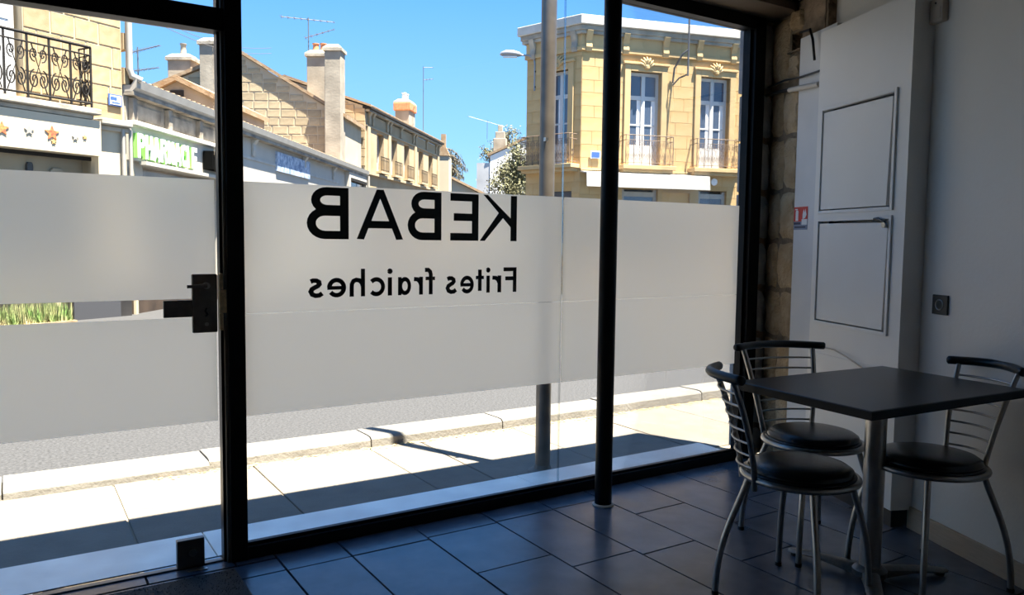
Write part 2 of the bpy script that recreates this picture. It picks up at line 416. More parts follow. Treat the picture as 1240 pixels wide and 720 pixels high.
# ---- boxed-in white column with two hatches (local X to the street, +Y into the room)
colm = wall_frame('wall_column', CP)
cb = MB(); holed_wall(cb, 0.0, 0.69, 0.085, 2.315, [(0.095, 0.635, 1.418, 1.915), (0.092, 0.64, 0.862, 1.366)], -0.018, 0.0)
cb.box(0.0, 0.018, -0.10, -0.018, 0.085, 2.315); cb.box(0.672, 0.69, -0.10, -0.018, 0.085, 2.315); cb.box(0.018, 0.672, -0.10, -0.018, 2.297, 2.315)
cb.build('panel', 'white_gloss', colm)
MB().box(0.03, 0.66, -0.10, -0.09, 0.2, 2.2).build('back_panel', 'cool_white', colm)
MB().box(0.0, 0.69, 0.0, 0.004, 0.085, 0.70).build('lower_board', 'white_gloss', colm, bevel=0.0015)
MB().box(0.025, 0.69, -0.10, -0.02, 0.0, 0.085).build('plinth', 'black_plastic', colm)
for k, (z0, z1, ajar) in enumerate(((1.424, 1.908, 0.020), (0.870, 1.356, 0.012))):
    fr = MB()
    for b in ((0.078, 0.095, z0 - 0.022, z1 + 0.024), (0.637, 0.652, z0 - 0.022, z1 + 0.024), (0.095, 0.637, z0 - 0.022, z0 - 0.006), (0.095, 0.637, z1 + 0.008, z1 + 0.024)):
        fr.box(b[0], b[1], 0.0, 0.009, b[2], b[3])
    fr.build('hatch_frame', 'white_gloss', colm, bevel=0.0015)
    # the door leans open a little at its free edge, so a dark slit shows
    h = MB().add([(0.634, -0.014, z0), (0.634, 0.002, z0), (0.104 + ajar, 0.004, z0), (0.104 + ajar, -0.012, z0),
                  (0.634, -0.014, z1 - .002), (0.634, 0.002, z1 - .002), (0.101 + ajar * .35, 0.004, z1 - 0.008), (0.101 + ajar * .35, -0.012, z1 - 0.008)],
                 [(0, 1, 2, 3), (4, 7, 6, 5), (0, 4, 5, 1), (1, 5, 6, 2), (2, 6, 7, 3), (3, 7, 4, 0)]).build('hatch_door', 'white_gloss', colm, bevel=0.001)
    if k == 1:
        MB().tube([(0.19, 0.012, z1 + 0.010), (0.15, 0.022, z1 + 0.012), (0.125, 0.022, z1 + 0.001), (0.108, 0.02, z1 - 0.004)], 0.006, 8).build('handle', 'black_plastic', h, smooth=True)
        MB().cyl((0.108, 0.004, z1 - 0.018), (0.108, 0.026, z1 - 0.018), 0.013, seg=16).build('latch', 'steel', h, smooth=True)
wc = MB(); wc.tube([(0.60, 0.008, 0.735), (0.45, 0.012, 0.735), (0.33, 0.02, 0.715), (0.20, 0.012, 0.675), (0.16, 0.008, 0.64)], 0.0035, 6)
wc.build('cable', 'cable_white', colm, smooth=True)

# ---- stone end of the wall, with the white strip beside the column
ws = wall_frame('wall_stone', CP)
mo = MB(); holed_wall(mo, 0.72, 1.30, 0, 2.56, [(0.935, 1.06, 2.295, 2.40)], -0.20, -0.055); mo.box(0.72, 1.30, -0.23, -0.20, 0, 2.56); mo.build('mortar_bed', 'interior_mortar', ws)
MB().box(0.60, 0.93, -0.056, -0.030, 0.0, 2.345).build('white_board', 'cool_white', ws)
MB().box(0.74, 0.95, -0.10, -0.05, 2.345, 2.56).build('rough_plaster', 'plaster_rough', ws)
def rough_stone(name, parent, material, x0, x1, z0, z1, y0, proud=0.03, n=7, amp=0.008):
    """rubble block with uneven rounded face; local XZ extents, face towards +Y"""
    mb = MB(); vs = []; ph = random.uniform(0, 9)
    for j in range(n + 1):
        for i in range(n + 1):
            a, b = i / n, j / n
            ea = min(a, 1 - a) * 2; eb = min(b, 1 - b) * 2
            edge = min(1, ea * 4) ** .5 * min(1, eb * 4) ** .5
            x = x0 + (x1 - x0) * a + (0.006 * math.sin(b * 9 + ph) if 0 < a < 1 or True else 0)
            z = z0 + (z1 - z0) * b + 0.005 * math.sin(a * 7 + ph * 2)
            vs.append((x, y0 + proud * edge + amp * (random.random() - 0.5) * edge, z))
    fs = [(j * (n + 1) + i, j * (n + 1) + i + 1, (j + 1) * (n + 1) + i + 1, (j + 1) * (n + 1) + i) for j in range(n) for i in range(n)]
    mb.add(vs, fs)
    return mb.build(name, material, parent, smooth=True)
zc = [0.02, 0.17, 0.43, 0.715, 0.99, 1.265, 1.545, 1.845, 2.12]
for a, b in zip(zc, zc[1:]):
    cut = random.uniform(1.07, 1.16)
    rough_stone('stone', ws, 'interior_stone', 0.925, cut - 0.012, a + 0.012, b - 0.012, -0.056, 0.024)
    rough_stone('stone', ws, 'interior_stone', cut + 0.004, 1.235, a + 0.012, b - 0.012, -0.056, 0.018)
rough_stone('stone', ws, 'interior_stone', 1.075, 1.24, 2.15, 2.50, -0.056, 0.024)
rough_stone('stone', ws, 'interior_stone', 0.93, 1.065, 2.15, 2.285, -0.06, 0.03)
rough_stone('stone', ws, 'interior_stone', 0.93, 1.06, 2.41, 2.52, -0.06, 0.03)
MB().box(0.935, 1.06, -0.05, -0.028, 2.292, 2.30).build('hole_rim', 'interior_mortar', ws)
MB().tube([(0.90, -0.01, 2.37), (0.80, -0.005, 2.36), (0.765, 0.0, 2.30), (0.735, 0.004, 2.19)], 0.007, 8).build('loose_cable', 'black_plastic', ws, smooth=True)
MB().tube([(1.24, -0.02, 2.145), (1.05, -0.015, 2.15), (0.9, -0.012, 2.135), (0.70, -0.01, 2.13)], 0.006, 8).build('cable', 'black_plastic', ws, smooth=True)
MB().tube([(1.24, -0.012, 2.10), (1.1, -0.01, 2.095), (0.98, -0.008, 2.085)], 0.010, 8).build('cable', 'black_plastic', ws, smooth=True)
MB().tube([(0.99, -0.01, 2.085), (0.70, -0.006, 2.062)], 0.014, 10).build('conduit', 'cable_white', ws, smooth=True)
# stone return beside the window frame, facing the room
st = empty('wall_front', (0, 0, 0), kind='structure')
MB().box(3.645, 3.95, 3.085, 3.20, 0, 2.64).build('mortar_bed', 'interior_mortar', st)
for a, b in zip(zc + [2.12], zc[1:] + [2.52]):
    if b <= a: continue
    o = rough_stone('stone', st, 'pier_stone', -0.055, 0.055, a + 0.012, b - 0.012, 0, 0.024, n=5)
    o.location = (3.70, 3.088, 0); o.rotation_euler.z = math.pi
MB().box(-3.1, 3.95, 3.05, 3.15, 2.517, 2.60).build('lintel', 'shop_white', st)
MB().box(-3.1, -1.62, 3.05, 3.24, 0, 2.517).build('wall_panel', 'white_paint', st)
# outer pier seen through the end of the glass
for i, (a, b) in enumerate(zip(zc, zc[1:] + [2.5])):
    bx = MB(); w = 3.652 + (0.012 if i % 2 else 0)
    bx.box(w, 3.95, 3.205, 3.235 + (0.012 if i % 3 else 0.0), a + 0.006, b - 0.006); bx.build('pier_stone', 'pier_stone', st, bevel=0.008)

# baseboard of the right wall
bb = wall_frame('baseboard_right', WP)
MB().box(-5.4, -0.022, 0.001, 0.014, 0.0, 0.088).build('board', 'wood_base', bb, bevel=0.002)
MB().box(-0.020, 0.075, 0.001, 0.012, 0.0, 0.10).build('end_block', 'wood_base', bb, bevel=0.002)

# fittings on the wall
def on_wall(name, p, s, y, z, **k):
    q = p + WD * s + Vector((-WD.y, WD.x, 0)) * y
    o = empty(name, (q.x, q.y, z), math.atan2(WD.y, WD.x), **k); return o
sk = on_wall('wall_socket', WP, -0.056, 0.0, 1.003, label='black square wall socket with silver ring on white wall', cat='socket')
MB().box(-0.043, 0.043, 0.0008, 0.010, -0.041, 0.041).build('plate', 'black_plastic', sk, bevel=0.002)
MB().tube([(0.021 * math.cos(a * math.pi / 12), 0.011, 0.021 * math.sin(a * math.pi / 12)) for a in range(24)], 0.0028, 6, closed=True).build('ring', 'steel', sk, smooth=True, label='silver ring')
MB().lathe([(0.019, 0), (0.019, 0.004), (0.0, 0.004)], seg=24).build('outlet', 'rubber', sk).rotation_euler = (-math.pi / 2, 0, 0)
dt = on_wall('motion_detector', WP, 0.028, 0.0, 2.228, label='small beige plastic detector box high in the wall corner', cat='detector')
MB().box(-0.040, 0.040, 0.0008, 0.030, -0.050, 0.050).build('housing', 'beige_plastic', dt, bevel=0.004)
MB().box(-0.030, 0.030, 0.030, 0.033, -0.036, 0.012).build('cover', 'beige_plastic', dt, bevel=0.002)
MB().cyl((0.0, 0.030, 0.030), (0.0, 0.033, 0.030), 0.004).build('lens', 'black_plastic', dt)
sg = on_wall('fire_sign', CP, 0.862, -0.029, 1.388, label='red fire extinguisher sticker on white strip beside the stones', cat='sign')
MB().box(-0.066, 0.066, 0.0, 0.0012, -0.018, 0.060).build('red_panel', 'red_print', sg)
MB().box(-0.066, 0.066, 0.0, 0.0012, -0.062, -0.018).build('lower_panel', 'grey_print', sg)
pg = MB(); pg.prism([(0.022, -0.014), (0.048, -0.014), (0.048, 0.034), (0.044, 0.042), (0.026, 0.042), (0.022, 0.034)], 0.0012, 0.0018, 'y'); pg.box(0.030, 0.055, 0.0012, 0.0018, 0.044, 0.050)
pg.build('extinguisher_symbol', 'white_print', sg)
fl = MB(); fl.prism([(-0.020, -0.006), (-0.045, 0.0), (-0.056, 0.018), (-0.046, 0.048), (-0.040, 0.026), (-0.030, 0.046), (-0.020, 0.022)], 0.0012, 0.0018, 'y'); fl.build('flame_symbol', 'white_print', sg)
t_ = MB(); t_.box(0.0, 0.064, 0.0012, 0.0018, -0.034, -0.022); t_.box(-0.05, 0.055, 0.0012, 0.0018, -0.052, -0.044); t_.build('print_bar', 'navy_print', sg)
MB().box(-0.066, -0.012, 0.0012, 0.0018, -0.036, -0.006).build('print_patch', 'white_print', sg)

# ================================================================== WINDOW AND DOOR
win = empty('window_1', (0.75, WN, 0), kind='structure')
def wbox(name, m, parent, x0, x1, y0, y1, z0, z1, bevel=0.0, **k):
    px, py = (parent.location.x, parent.location.y) if parent else (0, 0)
    return MB().box(x0 - px, x1 - px, y0 - py, y1 - py, z0, z1).build(name, m, parent, bevel=bevel, **k)
wbox('mullion', 'black_metal', win, 0.690, 0.752, 3.045, 3.125, 0, 2.515, 0.002)
wbox('mullion_strip', 'alu_brown', win, 0.678, 0.690, 3.055, 3.12, 0, 2.515, 0.001)
wbox('mullion_strip', 'black_metal', win, 0.668, 0.678, 3.075, 3.12, 0, 2.515, 0.001)
wbox('bottom_rail', 'black_metal', win, 0.752, 3.64, 3.05, 3.125, 0, 0.048, 0.002)
wbox('glazing_bead', 'black_metal', win, 0.752, 3.54, 3.064, 3.085, 0.048, 0.062, 0.002)
wbox('jamb', 'black_metal', win, 3.560, 3.645, 3.045, 3.125, 0, 2.515, 0.002)
wbox('jamb_bead', 'black_metal', win, 3.542, 3.560, 3.07, 3.12, 0.048, 2.45, 0.001)
wbox('top_rail', 'black_metal', win, 0.752, 3.645, 3.045, 3.125, 2.447, 2.515, 0.002)
PJ = 2.273
wbox('pane', 'glass', win, 0.752, PJ - 0.002, 3.094, 3.102, 0.05, 2.447)
wbox('pane', 'glass', win, PJ + 0.002, 3.545, 3.094, 3.102, 0.05, 2.447)
wbox('silicone_joint', 'silicone', win, PJ - 0.003, PJ + 0.003, 3.0925, 3.1035, 0.05, 2.447)
for x0, x1 in ((0.757, PJ - 0.004), (PJ + 0.004, 3.518)):
    wbox('frosted_film', 'film', win, x0, x1, 3.0905, 3.0920, 0.956, 1.463, label='white frosted window film')
    wbox('frosted_film', 'film', win, x0, x1, 3.0905, 3.0920, 0.556, 0.9545, label='white frosted window film')

# lettering, reads mirrored from the inside (local x runs with the reading direction = -X)
def letter(ch, polys, u_right, z_base, sx, sz):
    mb = MB()
    for k, q in enumerate(polys):
        mb.add([(u_right - p[0] * sx - 0.75, 3.0898 - 4e-5 * (k % 9) - WN, z_base + p[1] * sz) for p in q] + [(u_right - p[0] * sx - 0.75, 3.0904 - WN, z_base + p[1] * sz) for p in q],
               [(0, 1, 2, 3), (7, 6, 5, 4), (0, 4, 5, 1), (1, 5, 6, 2), (2, 6, 7, 3), (3, 7, 4, 0)])
    return mb.build('letter', 'text_black', win, label='black vinyl letter ' + ch)
PI = math.pi
def capital(c, w=0.16):
    h = w / 2; q = []
    if c == 'K':
        q += stroke([(h, 0), (h, 1)], w); q += stroke([(0.08, 0.335), (0.80, 1.06)], w * .96); q += stroke([(0.38, 0.60), (0.88, -0.06)], w * .98)
        q = [[(p[0], min(1, max(0, p[1]))) for p in f] for f in q]
    if c == 'E':
        q += stroke([(h, 0), (h, 1)], w)
        for z, x in ((h, .68), (.5, .60), (1 - h, .68)): q += stroke([(h, z), (x, z)], w)
    if c == 'B':
        q += stroke([(h, 0), (h, 1)], w)
        rt = (0.54 - h) / 1
        q += stroke([(h, 1 - h), (0.40, 1 - h)] + [(0.40 + 0.205 * math.cos(a), 0.75 - 0.0 + 0.17 * math.sin(a)) for a in [PI / 2 - i * PI / 12 for i in range(1, 13)]] + [(h, 0.58)], w)
        q += stroke([(h, 0.53), (0.44, 0.53)] + [(0.44 + 0.245 * math.cos(a), 0.305 + 0.225 * math.sin(a)) for a in [PI / 2 - i * PI / 12 for i in range(1, 13)]] + [(h, h)], w)
    if c == 'A':
        q += stroke([(0.07, -0.02), (0.49, 1.04)], w); q += stroke([(0.91, -0.02), (0.49, 1.04)], w); q += stroke([(0.22, 0.30), (0.76, 0.30)], w * .92)
        q = [[(p[0], min(1, max(0, p[1]))) for p in f] for f in q]
    return q
KW = {'K': 0.82, 'E': 0.68, 'B': 0.76, 'A': 0.98}
for c, (a, b) in zip('KEBAB', [(1.832, 2.006), (1.655, 1.799), (1.449, 1.610), (1.218, 1.425), (1.008, 1.182)]):
    letter(c, capital(c), b, 1.247, (b - a) / KW[c], 0.209)
def small(c):
    w = 0.235; h = w / 2; q = []; X = 1.0        # x-height = 1, cap height = 1.48
    if c == 'F': q += stroke([(h, 0), (h, 1.48)], w) + stroke([(h, 1.48 - h), (.86, 1.48 - h)], w) + stroke([(h, .82), (.74, .82)], w)
    if c == 'r': q += stroke([(h, 0), (h, 1)], w) + stroke([(h, .55), (.20, .74), (.34, .86), (.56, .88)], w)
    if c == 'i':
        q += stroke([(h, 0), (h, 1)], w); q += stroke(arc((h, 1.33), .075, 0, 2 * PI, 14), .15)
    if c == 't': q += stroke([(.26, 1.36), (.26, h)], w) + stroke([(0.0, .90), (.52, .90)], w * .85) + stroke([(.26, h), (.26, h + .01)], w)
    if c == 'e':
        q += stroke([(.50 + .385 * math.cos(a), .5 + .40 * math.sin(a)) for a in [0.0 + i * (PI * 1.80) / 22 for i in range(23)]], w); q += stroke([(.10, .49), (.985, .49)], w * .82)
    if c == 's':
        q += stroke([(.62, .84), (.50, .89), (.34, .885), (.22, .81), (.20, .70), (.28, .60), (.42, .53), (.55, .45), (.61, .32), (.54, .17), (.38, .10), (.20, .12), (.06, .22)], w)
    if c == 'f': q += stroke([(.26, 0), (.26, 1.12), (.30, 1.28), (.42, 1.38), (.62, 1.38)], w) + stroke([(0, .90), (.58, .90)], w * .85)
    if c == 'a':
        q += stroke([(.42 + .31 * math.cos(a), .5 + .385 * math.sin(a)) for a in [i * 2 * PI / 24 for i in range(25)]], w); q += stroke([(.78, 0), (.78, 1)], w)
    if c == 'c': q += stroke([(.52 + .40 * math.cos(a), .5 + .40 * math.sin(a)) for a in [0.75 + i * (2 * PI - 1.5) / 20 for i in range(21)]], w)
    if c == 'h': q += stroke([(h, 0), (h, 1.48)], w) + stroke([(h, .50), (.18, .72), (.32, .86), (.50, .89), (.66, .83), (.75, .66), (.76, .5), (.76, 0)], w)
    return q
SW = {'F': .86, 'r': .56, 'i': .235, 't': .52, 'e': 1.0, 's': .72, 'f': .62, 'a': .90, 'c': .90, 'h': .88}
for c, (b, a) in zip('Fritesfraiches', [(2.008, 1.936), (1.924, 1.876), (1.862, 1.844), (1.83, 1.788), (1.777, 1.707), (1.69, 1.634), (1.58, 1.531), (1.521, 1.478), (1.464, 1.403), (1.375, 1.356), (1.343, 1.275), (1.253, 1.185), (1.17, 1.089), (1.074, 1.012)]):
    letter(c, small(c), b, 1.010, (b - a) / SW[c], 0.078)

# ---- glass door and the transom over it
dr = empty('door_1', (-0.26, WN, 0), kind='structure')
wbox('pane', 'glass', dr, -0.26, 0.660, 3.094, 3.104, 0.012, 1.998)
wbox('frosted_film', 'film', dr, -0.26, 0.656, 3.0905, 3.0920, 1.020, 1.463, label='white frosted door film above the clear slot')
wbox('frosted_film', 'film', dr, -0.26, 0.656, 3.0905, 3.0920, 0.552, 0.950, label='white frosted door film below the clear slot')
pl = wbox('lock_plate', 'steel_dark', dr, 0.568, 0.657, 3.070, 3.0895, 0.893, 1.112, 0.004)
MB().cyl((0.615 + .26, 3.070 - WN, 1.070), (0.615 + .26, 3.045 - WN, 1.070), 0.012).build('handle_rose', 'steel', pl, smooth=True).location = (0, 0, 0)
MB().tube([(0.615 + .26, 3.046 - WN, 1.070), (0.58 + .26, 3.040 - WN, 1.069), (0.545 + .26, 3.040 - WN, 1.068)], [0.008, 0.007, 0.006], 10).build('handle', 'steel_dark', pl, smooth=True)
MB().tube([(0.617 + .26, 3.066 - WN, 0.985), (0.612 + .26, 3.060 - WN, 0.975), (0.620 + .26, 3.062 - WN, 0.962), (0.614 + .26, 3.066 - WN, 0.956)], 0.0045, 8).build('cylinder_lock', 'black_plastic', pl, smooth=True)
MB().cyl((0.617 + .26, 3.0705 - WN, 0.925), (0.617 + .26, 3.066 - WN, 0.925), 0.007).build('screw', 'steel', pl)
wbox('lock_bar', 'steel_dark', dr, 0.470, 0.568, 3.078, 3.0895, 0.953, 1.016, 0.002)
for z0, z1, x1 in ((0.90, 0.965, 0.674), (1.055, 1.115, 0.674), (0.966, 1.054, 0.686)):
    wbox('strike', 'brass', win, 0.662, x1, 3.050, 3.073, z0, z1, 0.003, label='worn brass strike')
pf = wbox('floor_patch', 'steel_dark', dr, 0.498, 0.596, 3.066, 3.0935, 0.008, 0.115, 0.003)
MB().cyl((0.552 + .26, 3.066 - WN, 0.064), (0.552 + .26, 3.058 - WN, 0.064), 0.014).build('lock', 'steel', pf, smooth=True)
wbox('top_bar', 'black_metal', dr, -0.30, 0.690, 3.05, 3.125, 2.003, 2.084, 0.002)
wbox('transom_pane', 'glass', dr, -0.30, 0.690, 3.094, 3.102, 2.084, 2.447)
wbox('top_bar', 'black_metal', dr, -1.62, 0.690, 3.045, 3.125, 2.447, 2.515, 0.002)
wbox('threshold', 'steel_dark', dr, -0.26, 0.668, 3.083, 3.118, -0.004, 0.006, 0.002)
fp = wbox('floor_keep', 'steel', dr, 0.53, 0.60, 3.035, 3.048, 0.001, 0.004, 0.001)
w2 = empty('window_2', (-1.6, WN, 0), kind='structure')
wbox('frame', 'black_metal', w2, -0.34, -0.26, 3.045, 3.125, 0, 2.447)
wbox('frame', 'black_metal', w2, -1.62, -1.56, 3.045, 3.125, 0, 2.447)
wbox('bottom_rail', 'black_metal', w2, -1.56, -0.34, 3.05, 3.125, 0, 0.06)
wbox('pane', 'glass', w2, -1.56, -0.34, 3.094, 3.102, 0.06, 2.447)
wbox('frosted_film', 'film', w2, -1.55, -0.345, 3.0905, 3.0920, 0.552, 1.463)

# doormat
mt = empty('doormat', (0.685, 2.98, 0.0), label='black textured doormat on the tiles before the glass door', cat='doormat')
MB().box(-0.80, 0, -0.5, 0, 0.001, 0.006).build('backing', 'rubber', mt, bevel=0.002)
pile = MB()
for i in range(5200):
    x, y = random.uniform(-0.79, -0.008), random.uniform(-0.49, -0.008); a = random.uniform(0, 2 * PI); l = random.uniform(0.006, 0.012); hgt = random.uniform(0.007, 0.013)
    dx, dy = math.cos(a) * l, math.sin(a) * l; nx, ny = -math.sin(a) * 0.0018, math.cos(a) * 0.0018
    pile.add([(x - nx, y - ny, 0.005), (x + nx, y + ny, 0.005), (x + dx, y + dy, hgt)], [(0, 1, 2)])
pile.build('pile', 'mat_coir', mt, kind='stuff')

# black steel post in front of the glass
ps = empty('steel_post', (2.352, 2.838, 0), label='slender round black steel post standing on the tiles inside the window', cat='post')
MB().cyl((0, 0, 0.004), (0, 0, 2.558), 0.0405, seg=40).build('shaft', 'black_metal', ps, smooth=True)
MB().lathe([(0.052, 0.001), (0.052, 0.006), (0.041, 0.010)], seg=32).build('floor_collar', 'cable_white', ps, smooth=True)

# ================================================================== TABLE AND CHAIRS
tb = empty('bistro_table', (2.677, 1.672, 0), R(-4), label='square dark brown table top on a steel pedestal', cat='table')
TH = 0.737
tp = MB().box(-0.425, 0.425, -0.2925, 0.2925, TH - 0.030, TH).build('table_top', 'table_top', tb, bevel=0.003)
ed = MB()
for b in ((-0.4275, 0.4275, -0.2950, -0.2920), (-0.4275, 0.4275, 0.2920, 0.2950), (-0.4275, -0.4245, -0.2920, 0.2920), (0.4245, 0.4275, -0.2920, 0.2920)): ed.box(*b, TH - 0.030, TH - 0.002)
ed.build('edge_band', 'table_edge', tp, bevel=0.001)
MB().cyl((0.0, 0.0, 0.045), (0.0, 0.0, TH - 0.036), 0.0375, seg=40).build('column', 'steel', tb, smooth=True)
MB().box(-0.14, 0.14, -0.14, 0.14, TH - 0.037, TH - 0.030).build('top_plate', 'cast_metal', tb)
MB().lathe([(0.060, 0.022), (0.062, 0.044), (0.048, 0.056), (0.039, 0.060)], seg=32).build('hub', 'cast_metal', tb, smooth=True)
for ang in (98, -22, -142):
    a = R(ang + 4); ar = MB(); pr = []
    for i in range(11):
        t = i / 10; r = 0.03 + 0.295 * t; w = 0.030 - 0.004 * t; hz = 0.052 - 0.018 * t - 0.012 * t * t; bz = 0.012 + 0.012 * math.sin(PI * t)
        if i == 10: w *= 0.55
        pr.append((r, w, bz, hz))
    vs = []
    for r, w, bz, hz in pr:
        for px, pz in ((-w, bz), (-w, hz - 0.007), (-w * .6, hz), (w * .6, hz), (w, hz - 0.007), (w, bz)):
            vs.append((r * math.cos(a) - px * math.sin(a), r * math.sin(a) + px * math.cos(a), pz))
    fs = [(i * 6 + k, i * 6 + (k + 1) % 6, (i + 1) * 6 + (k + 1) % 6, (i + 1) * 6 + k) for i in range(10) for k in range(6)] + [tuple(range(5, -1, -1)), tuple(60 + k for k in range(6))]
    fo = ar.add(vs, fs).build('foot', 'cast_metal', tb, smooth=True)
    MB().cyl((0.298 * math.cos(a), 0.298 * math.sin(a), 0.0005), (0.298 * math.cos(a), 0.298 * math.sin(a), 0.014), 0.018).build('foot_pad', 'rubber', fo)

def make_chair(label):
    """steel café chair, faces local +X; ring seat, bowed legs, ladder back, padded top rail"""
    c = empty('bistro_chair', (0, 0, 0), 0, label, 'chair', 'steel café chairs around the table')
    RZ, RR = 0.438, 0.193
    MB().tube([(RR * math.cos(i * PI / 24), RR * math.sin(i * PI / 24), RZ) for i in range(48)], 0.0115, 12, closed=True).build('seat_ring', 'steel', c, smooth=True)
    prof = [(0.177, RZ - 0.004), (0.186, RZ + 0.006), (0.188, RZ + 0.013), (0.185, RZ + 0.017), (0.178, RZ + 0.019), (0.180, RZ + 0.022), (0.177, RZ + 0.032), (0.162, RZ + 0.042), (0.135, RZ + 0.049), (0.08, RZ + 0.053), (0.02, RZ + 0.0545)]
    MB().lathe(prof, seg=56).build('seat', 'black_vinyl', c, smooth=True)
    for a in (42, -42, 138, -138):
        ca, sa = math.cos(R(a)), math.sin(R(a))
        def P(r, z): return (r * ca, r * sa, z)
        rf = 0.285 if abs(a) > 90 else 0.262
        lg = MB().tube(bez(P(0.178, RZ - 0.010), P(0.222, RZ - 0.15), P(rf - 0.004, 0.22), P(rf, 0.006), 16), 0.0112, 12).build('leg', 'steel', c, smooth=True)
        MB().cyl(P(rf, 0.0), P(rf, 0.014), 0.0128, seg=12).build('foot_cap', 'rubber', lg, smooth=True)
    # back: two uprights from the rear of the ring, leaning out
    BZ = 0.790
    def up(t, s):
        z = RZ - 0.035 + (BZ - RZ + 0.035) * t
        x = -0.180 - 0.012 * t - 0.085 * t ** 1.7; y = s * (0.098 + 0.058 * t ** 0.9)
        return Vector((x, y, z))
    for s in (1, -1):
        MB().tube([up(i / 14, s) for i in range(15)], 0.0105, 12).build('upright', 'steel', c, smooth=True)
    for k in range(7):
        t = 0.20 + 0.68 * k / 6; a, b = up(t, -1), up(t, 1)
        MB().tube([a.lerp(b, i / 10) + Vector((-0.030 * math.sin(PI * i / 10), 0, 0)) for i in range(11)], 0.0042, 8).build('rung', 'steel', c, smooth=True)
    a, b = up(1.0, -1), up(1.0, 1); a = a + Vector((0.020, -0.040, 0)); b = b + Vector((0.020, 0.040, 0))
    pts = [a.lerp(b, i / 18) + Vector((-0.064 * math.sin(PI * i / 18), 0, 0.006 + 0.004 * math.sin(PI * i / 18))) for i in range(19)]
    d_ = (pts[0] - pts[1]).normalized() * 0.006; e_ = (pts[-1] - pts[-2]).normalized() * 0.006
    rl = [0.011] + [0.0165] * 19 + [0.011]
    MB().tube([pts[0] + d_] + pts + [pts[-1] + e_], rl, 14).build('top_rail', 'black_foam', c, smooth=True, label='black padded top rail')
    return c
chair = make_chair('steel chair with round black seat, its back to the window glass')
CH = [((2.330, 1.735), (0.83, -0.56), None, 43, 0.82), ((2.780, 2.014), (-0.33, -0.94), 'steel chair with round black seat, its back to the stone wall', 0, 1.10), ((2.864, 1.575), (-0.975, 0.22), 'steel chair with round black seat, its back to the white wall with the socket', 0, 0.80)]
chairs = [chair] + [copy_tree(chair) for _ in CH[1:]]
for c, (p, fdir, lb, turn, bw) in zip(chairs, CH):
    for ch in c.children:
        nm = ch.name.split('.')[0]
        if nm == 'leg': ch.rotation_euler.z = R(turn)
        if nm in ('upright', 'rung', 'top_rail'): ch.scale.y = bw
    c.location = (p[0], p[1], 0); c.rotation_euler.z = math.atan2(fdir[1], fdir[0])
    if lb: c['label'] = lb

# ================================================================== STREET
def c2w(xc, d): return Vector((xc * math.sin(YAW) + d * math.cos(YAW), -xc * math.cos(YAW) + d * math.sin(YAW), 0))
MB().box(-40, 90, 4.86, 110, -0.30, -0.055).build('road', 'asphalt', kind='structure')
sw = MB().box(-14, 30, 3.20, 4.60, -0.30, -0.068).build('sidewalk', 'pave_joint', kind='structure')
ub = [-2.45, -1.73, -1.01, -0.29, 0.43, 1.15, 1.87, 2.22, 2.94, 3.66, 4.38, 5.1, 5.82, 6.54, 7.26]
for a, b in zip(ub, ub[1:]):
    MB().box(a + 0.004, b - 0.004, 3.475, 4.555, -0.08, -0.060 + random.uniform(-0.002, 0.002)).build('paving_slab', 'pavement', sw, bevel=0.004)
MB().box(-14, -2.46, 3.475, 4.555, -0.08, -0.061).build('paving_run', 'pavement', sw); MB().box(7.27, 30, 3.475, 4.555, -0.08, -0.061).build('paving_run', 'pavement', sw)
ks = empty('kerb', (0, 0, 0), kind='structure')
x = -3.0
while x < 13:
    l = 0.98; hgt = -0.012 + 0.014 * min(1, max(0, (x + 0.5) / 2.0)) + 0.02 * min(1, max(0, (x - 2.5) / 2.0))
    nr = 4.575 if x > 0.2 else 4.53
    k = MB().prism([(nr, -0.2), (nr + 0.012, hgt - 0.018), (nr + 0.03, hgt - 0.003), (nr + 0.07, hgt), (4.84, hgt - 0.004), (4.865, hgt - 0.02), (4.865, -0.2)], x + 0.003, x + l - 0.003, 'x')
    k.build('kerb_stone', 'kerb', ks, bevel=0.004); x += l
MB().box(-20, -3.0, 4.57, 4.865, -0.2, -0.015).build('kerb_run', 'kerb', ks); MB().box(x, 30, 4.57, 4.865, -0.2, 0.02).build('kerb_run', 'kerb', ks)
sl = empty('sill', (0, 0, 0), kind='structure')
for a, b in ((-1.6, -0.30), (-0.298, 0.664), (0.668, 2.27), (2.273, 3.65)):
    MB().box(a, b, 3.108, 3.475, -0.10, -0.012).build('sill_slab', 'marble_sill', sl, bevel=0.004)
lit = MB()
for i in range(420):
    x = random.uniform(0.6, 5.0); y = 4.56 - abs(random.gauss(0, 0.03)); a = random.uniform(0, 6.3); r_ = random.uniform(0.006, 0.016)
    lit.add([(x + r_ * math.cos(a + q) * (1 if q % 2 else .6), y + r_ * math.sin(a + q) * .7, -0.0575 + random.uniform(0, .004)) for q in (0, 1.57, 3.14, 4.71)], [(0, 1, 2, 3)])
lit.build('leaf_litter', 'leaf_litter', kind='stuff', label='dry yellow leaf litter along the foot of the kerb', cat='leaf litter')
# street pole close to the glass
sp_ = empty('street_pole', (2.515, 3.575, -0.06), label='grey painted metal street pole on the sidewalk outside the glass', cat='pole')
MB().cyl((0, 0, 0.02), (0, 0, 4.6), 0.0425, seg=32).build('shaft', 'pole_paint', sp_, smooth=True)
MB().lathe([(0.085, 0.0), (0.082, 0.016), (0.05, 0.028), (0.044, 0.05)], seg=20).build('footing', 'kerb', sp_, smooth=True)
MB().lathe([(0.046, 4.6), (0.046, 4.62), (0.02, 4.64)], seg=20).build('cap', 'pole_paint', sp_, smooth=True)
MB().box(-0.046, -0.03, -0.05, -0.03, 1.85, 1.87).build('clip', 'steel', sp_)

